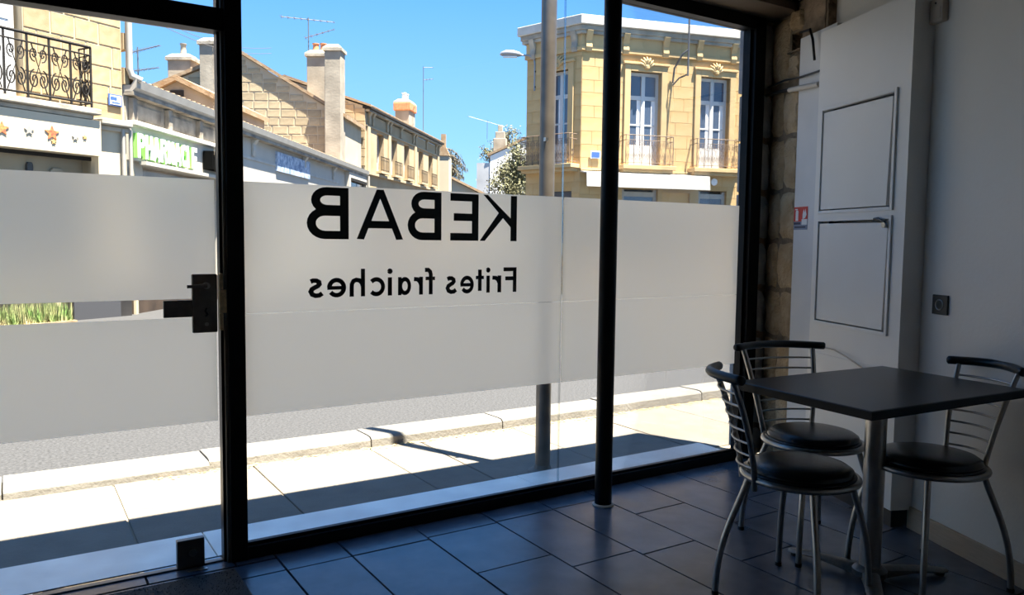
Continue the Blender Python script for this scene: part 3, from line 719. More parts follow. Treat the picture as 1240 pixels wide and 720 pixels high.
def facade(name, u, n, du, dn_, label, cat='building'):
    return empty(name, (u, n, 0), math.atan2(dn_, du), label=label, cat=cat)
def iron_rail(x0, x1, z0, z1, y, step, r=0.012, scroll=True):
    m = MB(); m.tube([(x0, y, z1), (x1, y, z1)], r * 1.3, 6); m.tube([(x0, y, z0 + .06), (x1, y, z0 + .06)], r, 6); m.tube([(x0, y, z1 - .12), (x1, y, z1 - .12)], r * .8, 6)
    n = max(2, round((x1 - x0) / step))
    for i in range(n + 1):
        x = x0 + (x1 - x0) * i / n; m.tube([(x, y, z0), (x, y, z1)], r, 6)
        if scroll and i < n:
            w = (x1 - x0) / n; h = z1 - z0
            for sgn, cx in ((1, x + w * .30), (-1, x + w * .70)):
                m.tube([(cx + sgn * (0.23 * w * (1 - t * .75)) * math.cos(t * 8.5 + 1.6), y, z0 + h * .30 + 0.12 * h * (1 - t * .75) * 1.3 * math.sin(t * 8.5 + 1.6)) for t in [q / 16 for q in range(17)]], r * .65, 5)
                m.tube([(cx + sgn * (0.20 * w * (1 - t * .75)) * math.cos(-t * 8 - 1.4), y, z0 + h * .70 - 0.09 * h * (1 - t * .75) * 1.3 * math.sin(t * 8 + 1.4)) for t in [q / 14 for q in range(15)]], r * .6, 5)
            m.tube([(x + w * .12, y, z0 + .08), (x + w * .5, y, z0 + h * .5), (x + w * .88, y, z0 + .08)], r * .6, 5)
            m.tube([(x + w * .2, y, z1 - .13), (x + w * .5, y, z0 + h * .5), (x + w * .8, y, z1 - .13)], r * .6, 5)
    return m
def french_window(root, x0, x1, z0, z1, rz=0.0, y=0.13, curtain=True, detail=True):
    f = MB(); t = 0.075; cx = (x0 + x1) / 2; zt = z1 - (z1 - z0) * 0.27
    f.box(x0, x0 + t, y, y + .06, z0, z1); f.box(x1 - t, x1, y, y + .06, z0, z1); f.box(x0 + t, x1 - t, y, y + .06, z1 - t, z1); f.box(x0 + t, x1 - t, y, y + .06, zt - .05, zt + .05)
    f.box(cx - .05, cx + .05, y - .01, y + .06, z0, z1 - t); f.box(x0 + t, x1 - t, y, y + .06, z0, z0 + .5)
    zm = z0 + (zt - z0) * 0.60
    if detail: f.box(x0 + t, x1 - t, y + .01, y + .05, zm - .02, zm + .02)
    w = f.build('window', 'win_white', root, rz=rz)
    for a, b in ((x0 + t, cx - .05), (cx + .05, x1 - t)):
        for c, d_ in ((zt + .05, z1 - t), (zm + .02, zt - .05), (z0 + .5, zm - .02)):
            MB().box(a, b, y + .025, y + .035, c, d_).build('pane', 'pane_dark', w)
        if curtain: MB().box(b - (b - a) * .35, b, y + .021, y + .0245, z0 + .5, zt - .05).build('curtain', 'curtain', w)
    return w

# ---- yellow corner building
b6 = facade('corner_building', 11.735, 15.282, 0.9626, -0.2708, 'sunlit yellow stone corner building with tall white windows, balconies and an awning')
REL = R(-58.0)
LN = 1.72; lx, lz = -LN * math.cos(REL), -LN * math.sin(REL)
XR = 10.6
h6 = [(1.27, 2.11, 3.16, 5.42), (3.21, 4.05, 3.16, 5.42), (1.12, 2.10, -0.06, 2.56), (2.22, 3.0, -.06, 2.5), (3.25, 4.06, -0.06, 2.58), (5.15, 5.99, 3.16, 5.42), (7.10, 7.94, 3.16, 5.42), (9.05, 9.89, 3.16, 5.42)]
hL = [(-1.0, -0.38, 3.16, 5.42), (-1.05, -0.25, 1.2, 2.48)]
wm = MB(); holed_wall(wm, 0, XR, -0.06, 6.0, h6, 0.0, 0.30); wf = wm.build('front_wall', 'b6_joint', b6)
wm = MB(); holed_wall(wm, -LN, 0, -0.06, 6.0, hL, 0.0, 0.30); wl = wm.build('side_wall', 'b6_joint', b6, rz=REL)
ashlar(wf, 'b6_stone', 0.0, XR, 2.1, 5.80, 0.30, 0.56, h6, joint=0.006, y=0.004, depth=0.02, cham=0.006)
ashlar(wl, 'b6_stone', -LN, 0.0, 2.1, 5.80, 0.30, 0.50, hL, joint=0.006, y=0.004, depth=0.02, cham=0.006)
MB().prism([(lx + .36, lz + .05), (0.35, 0.32), (XR, 0.32), (XR, 8), (lx + 3.6, 8)], -0.06, 6.3).build('core', 'shop_dark', b6)
def ring6(off, z0, z1, name, m, bevel=0.0, thick=0.35):
    n1 = Vector((0, -1)); n2 = Vector((math.sin(REL), -math.cos(REL))); mm = (n1 + n2).normalized(); k = off / mm.dot(n1)
    L0 = Vector((lx, lz)); dl = Vector((math.cos(REL), math.sin(REL)))
    p = [L0 + n2 * off - dl * off, mm * k, Vector((XR, -off)), Vector((XR, thick)), Vector((0.2, thick)), L0 - n2 * thick - dl * off]
    return MB().prism([tuple(q) for q in p], z0, z1).build(name, m, b6, bevel=bevel)
ring6(0.05, 5.82, 5.92, 'string_course', 'b6_mould', 0.01)
ring6(0.02, 5.92, 6.20, 'frieze', 'b6_mould')
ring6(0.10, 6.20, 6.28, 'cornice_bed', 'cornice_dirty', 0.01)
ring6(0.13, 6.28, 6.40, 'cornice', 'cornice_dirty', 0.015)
ring6(0.19, 6.40, 6.62, 'gutter', 'cornice_top', 0.015)
MB().prism([(0.3, 0.2), (XR, 0.2), (XR, 4), (0.3, 4)], 6.60, 6.66).build('roof', 'roof_tile', b6)
for x in (0.15, 1.12, 2.20, 3.14, 4.12, 5.08, 6.06, 7.04, 8.0, 9.0, 9.96):
    MB().prism([(-0.02, 5.80), (-0.06, 5.80), (-0.09, 5.9), (-0.07, 6.05), (-0.11, 6.15), (-0.16, 6.28), (-0.02, 6.28)], x - 0.08, x + 0.08, 'x').build('console', 'b6_mould', b6, bevel=0.01)
for x in (-1.5, -0.2):
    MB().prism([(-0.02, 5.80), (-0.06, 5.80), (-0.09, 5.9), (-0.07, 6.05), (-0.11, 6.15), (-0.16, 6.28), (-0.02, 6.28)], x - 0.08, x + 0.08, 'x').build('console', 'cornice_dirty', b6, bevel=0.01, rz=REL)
for (x0, x1, rz, full) in ((1.27, 2.11, 0, 1), (3.21, 4.05, 0, 1), (5.15, 5.99, 0, 1), (7.10, 7.94, 0, 1), (9.05, 9.89, 0, 1), (-1.0, -0.38, REL, 0)):
    french_window(b6, x0, x1, 3.16, 5.42, rz)
    s = MB()
    for a, b, c, d_ in ((x0 - .16, x0, 3.16, 5.58), (x1, x1 + .16, 3.16, 5.58), (x0, x1, 5.42, 5.58)): s.box(a, b, -0.055, 0.10, c, d_)
    s.box(x0 - .20, x1 + .20, -0.09, 0.0, 5.58, 5.64)
    s.build('surround', 'b6_mould', b6, rz=rz, bevel=0.01)
    # carved shell over the lintel
    cx = (x0 + x1) / 2; sh = MB()
    for k in range(7):
        a = PI * (0.12 + 0.76 * k / 6); sh.tube([(cx + 0.05 * math.cos(a), -0.06, 5.52 + 0.05 * math.sin(a)), (cx + 0.15 * math.cos(a), -0.10, 5.52 + 0.17 * math.sin(a)), (cx + 0.24 * math.cos(a), -0.05, 5.54 + 0.24 * math.sin(a))], [0.03, 0.035, 0.015], 8)
    sh.lathe([(0.02, -0.06), (0.07, -0.02), (0.07, 0.04), (0.02, 0.08)], (cx, -0.06, 5.52), 12)
    sh.build('shell_ornament', 'b6_mould', b6, smooth=True, rz=rz)
    bx0, bx1 = (x0 - .22, x1 + .22) if full else (x0 - .62, x1 + .28)
    sb = MB(); sb.box(bx0 - .08, bx1 + .08, -0.36, 0.02, 3.02, 3.12); sb.box(bx0 - .03, bx1 + .03, -0.28, 0.02, 2.94, 3.02); sb.build('balcony_slab', 'b6_mould', b6, rz=rz, bevel=0.01)
    rl = iron_rail(bx0, bx1, 3.12, 3.84, -0.32, 0.20, 0.009)
    for xx in (bx0, bx1):
        for zq in (3.18, 3.72, 3.84): rl.tube([(xx, -0.32, zq), (xx, 0.0, zq)], 0.009, 5)
        rl.tube([(xx, -0.16, 3.12), (xx, -0.16, 3.84)], 0.008, 5)
    rl.build('balcony_rail', 'iron_rust', b6, rz=rz, label='rusty wrought iron rail')
MB().box(0.0, XR, -0.05, 0.02, 2.98, 3.03).build('string_course', 'b6_mould', b6)
aw = MB(); aw.prism([(0.0, 2.96), (-0.42, 2.90), (-0.45, 2.56), (-0.43, 2.56), (-0.40, 2.87), (0.0, 2.93)], 0.0, 3.32, 'x'); aw.build('awning', 'awning', b6, label='pale folded shop awning')
for (x0, x1) in ((1.12, 2.10), (3.25, 4.06)):
    f = MB(); f.box(x0, x0 + .09, .08, .14, -.06, 2.56); f.box(x1 - .09, x1, .08, .14, -.06, 2.56); f.box(x0 + .09, x1 - .09, .08, .14, 2.38, 2.5); f.box(x0 + .09, x1 - .09, .08, .14, -.06, .5)
    d_ = f.build('shop_door', 'zinc', b6); MB().box(x0 + .09, x1 - .09, .10, .115, .5, 2.38).build('pane', 'pane_dark', d_)
MB().box(2.22, 3.0, .05, .10, 2.25, 2.5).build('sign_board', 'star_gold', b6)
f = MB(); f.box(-1.05, -0.25, .05, .1, 2.3, 2.48); f.box(-1.05, -.95, .05, .1, 1.2, 2.3); d_ = f.build('side_window', 'panel_grey', b6, rz=REL); MB().box(-.95, -.25, .06, .09, 1.2, 2.3).build('pane', 'pane_dark', d_)
np_ = MB().box(0.24, 0.50, -0.06, -0.045, 3.26, 3.44).build('street_plate', 'plate_white', b6, label='blue street name plate'); MB().box(0.265, 0.475, -0.066, -0.06, 3.285, 3.415).build('plate_face', 'plate_blue', np_)
MB().lathe([(0.09, 0), (0.09, 0.03), (0.02, 0.035)], (0, 0, 0), 16).build('house_number_plate', 'plate_white', b6, loc=(3.65, -0.05, 2.80)).rotation_euler = (PI / 2, 0, 0)
br = MB(); br.tube([(2.62, -0.42, 6.75), (2.62, -0.42, 5.32)], 0.022, 6); br.tube([(2.62, -0.42, 5.95), (2.50, -0.35, 5.85), (2.42, -0.10, 5.55), (2.42, -0.03, 5.2)], 0.025, 6); br.tube([(2.62, -0.42, 5.36), (2.5, -0.2, 5.30), (2.42, -0.03, 5.15)], 0.02, 6)
br.build('cable_bracket', 'aerial', b6, smooth=True)
# street lamp on the far corner
lp0 = c2w(0.505, 20.15); left = Vector((-math.sin(YAW), math.cos(YAW), 0))
sl_ = empty('street_lamp', lp0, math.atan2(left.y, left.x), label='grey street lamp with curved arm on the corner building wall', cat='street lamp')
MB().tube([(0, 0, 5.02), (0, 0, 5.70), (0.02, 0, 5.80), (0.08, 0, 5.87), (0.18, 0, 5.90), (0.36, 0, 5.91)], 0.022, 8).build('arm', 'lamp_grey', sl_, smooth=True)
hd = MB().tube([(0.33, 0, 5.905), (0.40, 0, 5.925), (0.55, 0, 5.945), (0.72, 0, 5.95), (0.84, 0, 5.93), (0.88, 0, 5.91)], [0.025, 0.06, 0.085, 0.085, 0.055, 0.015], 12).build('lamp_head', 'lamp_grey', sl_, smooth=True)
MB().box(0.45, 0.80, -0.05, 0.05, 5.845, 5.875).build('lens', 'plate_white', hd, bevel=0.01)
for zq in (5.12, 5.5): MB().box(-0.08, 0.0, -0.02, 0.02, zq - .02, zq + .02).build('wall_clamp', 'iron', sl_)

# ---- left building with the scroll balcony
b1 = facade('balcony_building', 1.633, 14.342, 0.8806, 0.4739, 'honey stone building with black scrolled balcony above a cream shop front')
h1 = [(-3.2, -1.55, 3.25, 5.9), (-4.5, -0.52, -0.06, 3.02)]
wm = MB(); holed_wall(wm, -4.6, 0.0, -0.06, 7.5, h1, 0.0, 0.3); w1 = wm.build('front_wall', 'b1_joint', b1)
ashlar(w1, 'b1_stone', -4.6, 0.0, 3.02, 5.6, 0.31, 0.46, h1, joint=0.022, y=0.003, depth=0.03, cham=0.02)
MB().box(-4.6, 0.0, 0.31, 6, -0.06, 7.5).build('core', 'gable_joint', b1)
for i in range(6): block('quoin', b1, 'b1_stone', 0.005, 0.10, 3.7 + 0.55 * i, 0.10, 0.3, 0.28)
french_window(b1, -3.1, -1.60, 3.25, 5.8)
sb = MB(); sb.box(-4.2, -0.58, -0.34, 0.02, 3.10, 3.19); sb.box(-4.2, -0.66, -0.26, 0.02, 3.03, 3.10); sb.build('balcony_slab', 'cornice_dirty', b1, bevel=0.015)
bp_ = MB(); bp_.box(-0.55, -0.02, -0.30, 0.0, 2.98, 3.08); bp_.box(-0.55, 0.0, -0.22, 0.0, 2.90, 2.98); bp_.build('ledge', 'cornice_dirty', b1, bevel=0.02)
rl = iron_rail(-4.2, -0.72, 3.20, 4.10, -0.30, 0.315, 0.017); rl.build('balcony_rail', 'iron', b1, label='black wrought iron scroll rail')
rs = iron_rail(0.0, 0.30, 3.20, 4.10, 0.0, 0.18, 0.011); rs.build('balcony_rail', 'iron', b1, loc=(-0.72, -0.30, 0), rz=PI / 2)
MB().box(-4.5, -0.56, -0.27, 0.06, 2.48, 3.02).build('shop_fascia', 'shop_cream', b1)
MB().box(-0.54, -0.06, -0.16, 0.04, 0.40, 2.90).build('pilaster', 'shop_cream', b1)
MB().box(-4.5, -0.54, 0.5, 0.55, 0.4, 2.48).build('shop_interior', 'shop_back', b1)
MB().box(-4.5, -0.54, 0.02, 0.05, 2.42, 2.48).build('shop_head_rail', 'iron', b1)
g_ = MB().box(-4.5, -0.54, 0.10, 0.11, 0.4, 2.42).build('shop_pane', 'shop_glass', b1)
for x, z, w, h, m in ((-1.85, 2.12, .09, .16, 'iron'), (-1.66, 2.12, .08, .15, 'iron'), (-1.15, 2.12, .16, .12, 'shop_white'), (-0.95, 2.0, .22, .36, 'shop_cream'), (-1.36, 2.0, .10, .42, 'panel_grey'), (-.66, 2.0, .10, .26, 'shop_white'), (-1.5, 1.98, .06, .3, 'shop_brown')):
    MB().prism([(x - w / 2, z - .1), (x + w / 2, z - .1), (x + w * .46, z + h - .12), (x + w * .3, z + h - .08), (x - w * .3, z + h - .08), (x - w * .46, z + h - .12)], 0.25, 0.25 + w * .6, 'y').build('window_display', m, b1, bevel=0.01)
def star(x, z, r_, m, pts=5, inner=.45):
    p = [(x + (r_ if i % 2 == 0 else r_ * inner) * math.sin(i * PI / pts), z + (r_ if i % 2 == 0 else r_ * inner) * math.cos(i * PI / pts)) for i in range(2 * pts)]
    MB().prism(p, -0.285, -0.27, 'y').build('star_decoration', m, b1)
for x, z, r_, m in ((-2.03, 2.72, .10, 'star_red'), (-1.66, 2.74, .07, 'zinc'), (-1.33, 2.74, .11, 'star_red'), (-1.31, 2.62, .04, 'star_gold'), (-0.98, 2.72, .05, 'zinc'), (-0.83, 2.74, .035, 'star_gold')): star(x, z, r_, m)
np_ = MB().box(-0.27, -0.04, -0.05, -0.032, 3.33, 3.51).build('street_plate', 'plate_blue', b1, label='white and blue street name plate'); MB().box(-0.25, -0.06, -0.056, -0.05, 3.35, 3.49).build('plate_face', 'plate_white', np_)
MB().box(-0.245, -0.13, -0.060, -0.056, 3.42, 3.47).build('plate_print', 'plate_blue', np_); MB().box(-0.22, -0.08, -0.060, -0.056, 3.37, 3.39).build('plate_print', 'plate_blue', np_)
MB().tube([(0.07, -0.10, 7.4), (0.07, -0.10, 3.95), (0.10, -0.12, 3.84), (0.22, -0.20, 3.78)], 0.055, 10).build('downpipe', 'zinc', b1, smooth=True)
st_ = MB(); st_.box(-4.5, -0.54, 0.0, 0.08, -0.06, 0.40); st_.box(-0.54, -0.01, -0.14, -0.002, -0.06, 0.39); rs_ = st_.build('stall_riser', 'shop_dark', b1)
MB().box(-1.00, -0.22, -0.16, -0.141, -0.06, 0.34).build('panel', 'panel_grey', rs_)
MB().box(-1.20, -1.14, -0.05, 0.0, -0.06, 0.4).build('post', 'gable_joint', rs_)
for x in (0.20, 0.33): MB().tube([(x - .35, -0.22, 2.95), (x - .35, -0.22, 1.9)], 0.03, 8).build('service_pipe', 'zinc', b1, smooth=True)
# grass bed in front of it
gb = facade('grass_bed', 1.633, 14.342, 0.8806, 0.4739, 'strip of tufted green and dry grass before the stone shop front', 'grass bed')
MB().box(-3.2, -1.24, -0.62, -0.16, -0.055, 0.0).build('soil', 'soil', gb)
gr = MB()
for i in range(2600):
    x, y = random.uniform(-3.15, -1.28), random.uniform(-0.60, -0.18); a = random.uniform(0, 6.3); h = random.uniform(.08, .34); w = .009; l = random.uniform(.0, .10)
    gr.add([(x - w * math.sin(a), y + w * math.cos(a), -.01), (x + w * math.sin(a), y - w * math.cos(a), -.01), (x + l * math.cos(a), y + l * math.sin(a), h)], [(0, 1, 2)])
gr.build('grass_blades', 'grass', gb, kind='stuff')

# ---- pharmacy row
b2 = facade('pharmacy', 1.633, 14.342, 0.5751, 0.8180, 'low white pharmacy with green lettering, dirty frieze and a light gutter')
h2 = [(0.6, 3.7, 0.4, 2.46), (4.6, 6.6, 0.3, 2.3), (14.4, 16.7, 0.3, 3.3)]
wm = MB(); holed_wall(wm, 0.02, 14.2, -0.06, 3.62, h2[:2], 0.0, 0.3); holed_wall(wm, 14.2, 16.95, -0.06, 3.62, h2[2:], -0.16, 0.02); w2_ = wm.build('front_wall', 'shop_white', b2)
MB().prism([(0.25, 0.36), (14.2, 0.36), (14.2, 2.4), (1.4, 2.4)], -0.06, 3.6).build('core', 'shop_dark', b2)
MB().box(0.05, 3.95, -0.10, 0.0, 2.50, 3.06).build('sign_fascia', 'shop_white', b2)
MB().box(0.05, 4.0, -0.20, 0.0, 3.06, 3.14).build('fascia_moulding', 'cornice_top', b2, bevel=0.01)
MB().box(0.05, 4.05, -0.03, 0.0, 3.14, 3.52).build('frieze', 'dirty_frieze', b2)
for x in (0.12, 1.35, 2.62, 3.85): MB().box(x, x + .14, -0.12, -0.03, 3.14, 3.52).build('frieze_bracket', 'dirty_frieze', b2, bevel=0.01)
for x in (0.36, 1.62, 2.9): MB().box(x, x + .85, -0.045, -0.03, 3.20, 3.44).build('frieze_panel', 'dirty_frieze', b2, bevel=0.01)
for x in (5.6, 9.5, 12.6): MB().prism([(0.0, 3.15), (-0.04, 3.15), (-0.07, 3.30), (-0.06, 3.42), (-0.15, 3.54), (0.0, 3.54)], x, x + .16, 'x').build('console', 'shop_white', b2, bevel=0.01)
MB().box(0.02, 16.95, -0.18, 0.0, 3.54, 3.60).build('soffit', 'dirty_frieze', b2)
MB().prism([(-0.14, 3.58), (-0.22, 3.66), (-0.24, 3.79), (-0.20, 3.79), (-0.14, 3.70), (0.0, 3.70), (0.0, 3.58)], 0.02, 16.95, "x").build("gutter", 'zinc', b2)
MB().box(4.1, 13.4, -0.02, 0.0, 3.06, 3.12).build('wall_moulding', 'cornice_top', b2)
rt = MB(); vs = []; nx = 620
for i in range(nx + 1):
    x = 14.2 * i / nx; wv = 0.035 * math.sin(x * 2 * PI / 0.21)
    x1 = 0.8 + 13.4 * i / nx; x2_ = 1.5 + 12.7 * i / nx
    vs += [(x, -0.16, 3.80 + wv), (x1, 1.3, 4.17 + wv), (x2_, 2.6, 3.7 + wv)]
rt.add(vs, [(3 * i + k, 3 * i + 3 + k, 3 * i + 4 + k, 3 * i + 1 + k) for i in range(nx) for k in (0, 1)]); rt.build('roof_tiles', 'roof_tile', b2, smooth=False, kind='stuff')
dmo = MB().prism([(0.55, 4.0), (2.35, 4.0), (2.35, 4.32), (1.45, 4.74), (0.55, 4.32)], 5.0, 8.0, 'x').build('rear_gable', 'chim_plaster', b2)
MB().prism([(0.45, 4.28), (1.45, 4.75), (2.45, 4.28), (2.45, 4.40), (1.45, 4.87), (0.45, 4.40)], 4.9, 8.1, 'x').build('rear_roof', 'roof_tile', dmo)
MB().box(4.97, 5.0, 1.30, 1.60, 4.40, 4.54).build('vent', 'shop_dark', dmo)
MB().box(0.6, 3.7, 0.30, 0.34, 0.4, 2.46).build('shop_interior', 'shop_back', b2)
MB().box(0.6, 3.7, 0.10, 0.11, 0.4, 2.46).build('shop_pane', 'shop_glass', b2)
for x, m in ((0.9, 'shop_white'), (1.5, 'zinc'), (2.2, 'shop_white'), (2.9, 'panel_grey'), (3.3, 'shop_white')): MB().box(x, x + .25, .14, .28, 2.0, 2.25 + .1 * (x % .7)).build('window_display', m, b2, bevel=0.02)
MB().box(0.3, 3.9, -0.22, -0.10, 2.44, 2.50).build('fascia_foot', 'shop_white', b2)
sc_ = MB().box(2.72, 3.55, -0.32, -0.12, 2.58, 2.95).build('display_screen', 'screen_black', b2, bevel=0.01, label='black box screen')
MB().box(2.76, 3.51, -0.325, -0.32, 2.62, 2.91).build('screen_glass', 'screen_black', sc_)
def capital2(c, w=0.2):
    h = w / 2; W = 0.72
    bowl = lambda cx, cz, rx, rz_: [(cx + rx * math.cos(a), cz + rz_ * math.sin(a)) for a in [PI / 2 - i * PI / 10 for i in range(1, 11)]]
    V = {'P': [[(h, 0), (h, 1)], [(h, 1 - h), (.38, 1 - h)] + bowl(.38, .71, .24, .19) + [(h, .52)]],
         'H': [[(h, 0), (h, 1)], [(W - h, 0), (W - h, 1)], [(h, .5), (W - h, .5)]],
         'A': [[(.06, 0), (W / 2, .97)], [(W - .06, 0), (W / 2, .97)], [(.18, .28), (W - .18, .28)]],
         'R': [[(h, 0), (h, 1)], [(h, 1 - h), (.38, 1 - h)] + bowl(.38, .73, .22, .17) + [(h, .56)], [(.34, .52), (W - .08, 0)]],
         'M': [[(h, 0), (h, 1)], [(W - h, 0), (W - h, 1)], [(h, .96), (W / 2, .25), (W - h, .96)]],
         'C': [[(.40 + .30 * math.cos(a), .5 + .40 * math.sin(a)) for a in [0.8 + i * (2 * PI - 1.6) / 16 for i in range(17)]]],
         'I': [[(W / 2, 0), (W / 2, 1)]], 'E': [[(h, 0), (h, 1)], [(h, h), (W - .06, h)], [(h, .5), (W - .12, .5)], [(h, 1 - h), (W - .06, 1 - h)]]}
    q = []
    for s in V[c]: q += stroke(s, w)
    return q
adv = {'I': 0.17}
x = 0.10
for c in 'PHARMACIE':
    wd = adv.get(c, 0.258); sx = 0.30
    x0 = x - (0.11 if c == 'I' else 0)
    for nm, m, y0, y1 in (('letter', 'letter_green', -0.185, -0.115), ('letter_face', 'letter_white', -0.205, -0.1851)):
        mb = MB()
        for q in capital2(c): mb.add([(x0 + p[0] * sx, y0, 2.54 + p[1] * .40) for p in q] + [(x0 + p[0] * sx, y1, 2.54 + p[1] * .40) for p in q], [(0, 1, 2, 3), (7, 6, 5, 4), (0, 4, 5, 1), (1, 5, 6, 2), (2, 6, 7, 3), (3, 7, 4, 0)])
        if nm == 'letter': lt = mb.build(nm, m, b2, label='green and white letter ' + c)
        else: mb.build(nm, m, lt)
    x += wd
bs = MB().box(7.25, 10.0, -0.06, 0.0, 2.95, 3.44).build('blue_sign', 'blue_sign', b2, label='weathered blue painted sign')
for a, b in ((14.42, 15.5), (15.6, 16.68)): MB().box(a, b, -.08, -.05, .3, 3.25).build('shop_pane', 'pane_dark', b2)
MB().box(14.4, 16.7, -0.19, -.16, 3.25, 3.35).build('shop_head', 'iron', b2)
MB().tube([(16.85, -0.22, 3.6), (16.85, -0.22, 0.0)], 0.05, 8).build('downpipe', 'zinc', b2, smooth=True)
MB().box(0.12, 0.20, -0.09, -0.05, -.06, 2.40).build('shop_post', 'gable_joint', b2); MB().box(0.12, 3.9, -0.05, -0.002, -.06, .45).build('dado', 'shop_brown', b2)

# ---- gabled stone house behind the pharmacy roof
b3 = facade('gable_house', 9.825, 26.017, 0.818, -0.5751, 'old stone gable house with several chimneys behind the pharmacy roof')
gt = lambda x: 7.50 - 0.593 * (x + 3.6) if x > -3.6 else 7.50 + 0.385 * (x + 3.6)
gm = MB().prism([(-8.2, -0.06), (-0.05, -0.06), (-0.05, gt(-0.05)), (-3.6, 7.5), (-8.2, gt(-8.2))], 0.0, 2.6, 'y').build('gable_wall', 'gable_joint', b3)
ashlar(gm, 'gable_stone', -7.4, -0.6, 4.2, 7.45, 0.30, 0.46, (), joint=0.035, y=0.006, depth=0.04, top=lambda x: gt(x) - 0.05, cham=0.04)
for a, b in ((-8.4, -3.6), (-3.6, 0.1)):
    n = 10; r_ = MB()
    r_.prism([(a, gt(a) + .02), (b, gt(b) + .02), (b, gt(b) + .14), (a, gt(a) + .14)], -0.12, 2.7, 'y'); r_.build('roof_slope', 'roof_tile', b3)
def chimney(root, x0, x1, y0, y1, z0, z1, m='chim_plaster', pots=(), potm='terracotta', name='chimney', cap=0.06):
    c = MB().box(x0, x1, y0, y1, z0, z1 - 0.22).build(name, m, root, bevel=0.02)
    k = MB(); k.box(x0 - cap, x1 + cap, y0 - cap, y1 + cap, z1 - .24, z1 - .14)
    k.add([(x0 - cap, y0 - cap, z1 - .14), (x1 + cap, y0 - cap, z1 - .14), (x1 + cap, y1 + cap, z1 - .14), (x0 - cap, y1 + cap, z1 - .14), (x0 + .1, y0 + .1, z1), (x1 - .1, y0 + .1, z1), (x1 - .1, y1 - .1, z1), (x0 + .1, y1 - .1, z1)],
          [(0, 1, 5, 4), (1, 2, 6, 5), (2, 3, 7, 6), (3, 0, 4, 7), (4, 5, 6, 7)])
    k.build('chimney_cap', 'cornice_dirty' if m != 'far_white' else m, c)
    for px, ph, pr in pots: MB().lathe([(pr, 0), (pr * .8, ph * .4), (pr * .75, ph * .85), (pr * .95, ph * .9), (pr * .95, ph)], (px, (y0 + y1) / 2, z1 - .02), 14).build('chimney_pot', potm, c, smooth=True)
    return c
chimney(b3, -6.34, -5.52, 0.4, 1.1, 6.2, 7.62, pots=((-5.93, .42, .12),), potm='chim_plaster')
chimney(b3, -4.92, -4.05, -0.25, 0.5, 5.4, 8.0)
chimney(b3, -1.46, -0.72, 0.5, 1.1, 5.9, 7.78, pots=((-1.22, .28, .13), (-0.95, .28, .13)))
chimney(b3, -0.57, -0.02, -0.45, 0.15, 3.8, 7.75, cap=0.05)
# ---- row house with tall windows
b4 = facade('row_house', 11.499, 28.269, 0.6654, 0.7465, 'two-storey stone row house with consoled eaves and tall narrow windows')
wx = [(1.30, 2.15), (3.15, 3.95), (4.95, 5.75), (7.25, 8.10), (9.05, 9.85)]
h4 = [(a, b, 3.92, 5.42) for a, b in wx] + [(1.0, 2.4, .2, 3.0), (4.0, 6.5, .2, 3.0)]
wm = MB(); holed_wall(wm, 0, 11.2, -0.06, 6.0, h4, 0.0, 0.35); wm.build('front_wall', 'b4_stone', b4)
MB().box(0.0, 11.2, 0.36, 6.5, -0.06, 6.05).build('core', 'b4_stone', b4)
sd_ = MB().prism([(-3.15, -0.06), (0, -0.06), (0, 6.22), (-3.15, 7.28)], -0.02, 0.0, 'y').build('side_wall', 'gable_joint', b4, rz=-PI / 2)
ashlar(sd_, 'b4_stone', -3.1, 0.0, 4.0, 7.3, 0.34, 0.55, (), joint=0.02, y=-0.03, depth=0.04, top=lambda x: 6.16 - x * 0.334)
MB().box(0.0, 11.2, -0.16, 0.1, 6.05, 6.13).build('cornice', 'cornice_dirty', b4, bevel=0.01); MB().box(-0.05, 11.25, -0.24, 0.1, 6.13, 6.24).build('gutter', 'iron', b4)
rf = MB(); rf.prism([(-0.24, 6.28), (3.2, 7.45), (6.6, 6.2), (6.6, 6.1), (3.2, 7.33), (-0.24, 6.20)], -0.1, 11.25, 'x'); rf.build('roof', 'roof_tile', b4)
for x in (0.35, 0.75, 2.5, 2.9, 4.4, 6.3, 6.7, 8.6, 10.4, 10.9): MB().prism([(0, 5.60), (-.06, 5.60), (-.08, 5.75), (-.07, 5.9), (-.15, 6.05), (0, 6.05)], x - .09, x + .09, 'x').build('console', 'b4_mould', b4)
MB().box(0, 11.2, -.05, 0, 5.50, 5.56).build('string_course', 'b4_mould', b4); MB().box(0, 11.2, -.12, 0, 3.70, 3.80).build('string_course', 'b4_mould', b4)
for x in (0.1, 2.65, 6.5, 10.7): MB().box(x, x + .3, -.06, 0, 3.8, 5.5).build('pilaster', 'b4_mould', b4)
for a, b in wx:
    w = MB(); w.box(a, a + .07, .22, .28, 3.92, 5.42); w.box(b - .07, b, .22, .28, 3.92, 5.42); w.box((a + b) / 2 - .04, (a + b) / 2 + .04, .22, .28, 3.92, 5.42); w.box(a, b, .22, .28, 5.3, 5.42); w.box(a, b, .22, .28, 3.92, 4.3)
    wo = w.build('window', 'win_white', b4)
    for c, d_ in ((a + .07, (a + b) / 2 - .04), ((a + b) / 2 + .04, b - .07)): MB().box(c, d_, .24, .26, 4.3, 5.3).build('pane', 'pane_dark', wo)
    MB().box(a, b, .27, .30, 3.92, 5.42).build('shutter', 'win_white', wo)
    rl = MB(); rl.box(a - .1, b + .1, -.22, 0.0, 3.84, 3.92); rl.build('balcony_slab', 'b4_mould', b4); iron_rail(a - .08, b + .08, 3.92, 4.48, -.2, .15, .012, False).build('balcony_rail', 'iron', b4)
for a, b in ((1.0, 2.4), (4.0, 6.5)): MB().box(a, b, .1, .14, .2, 3.0).build('shop_pane', 'pane_dark', b4)
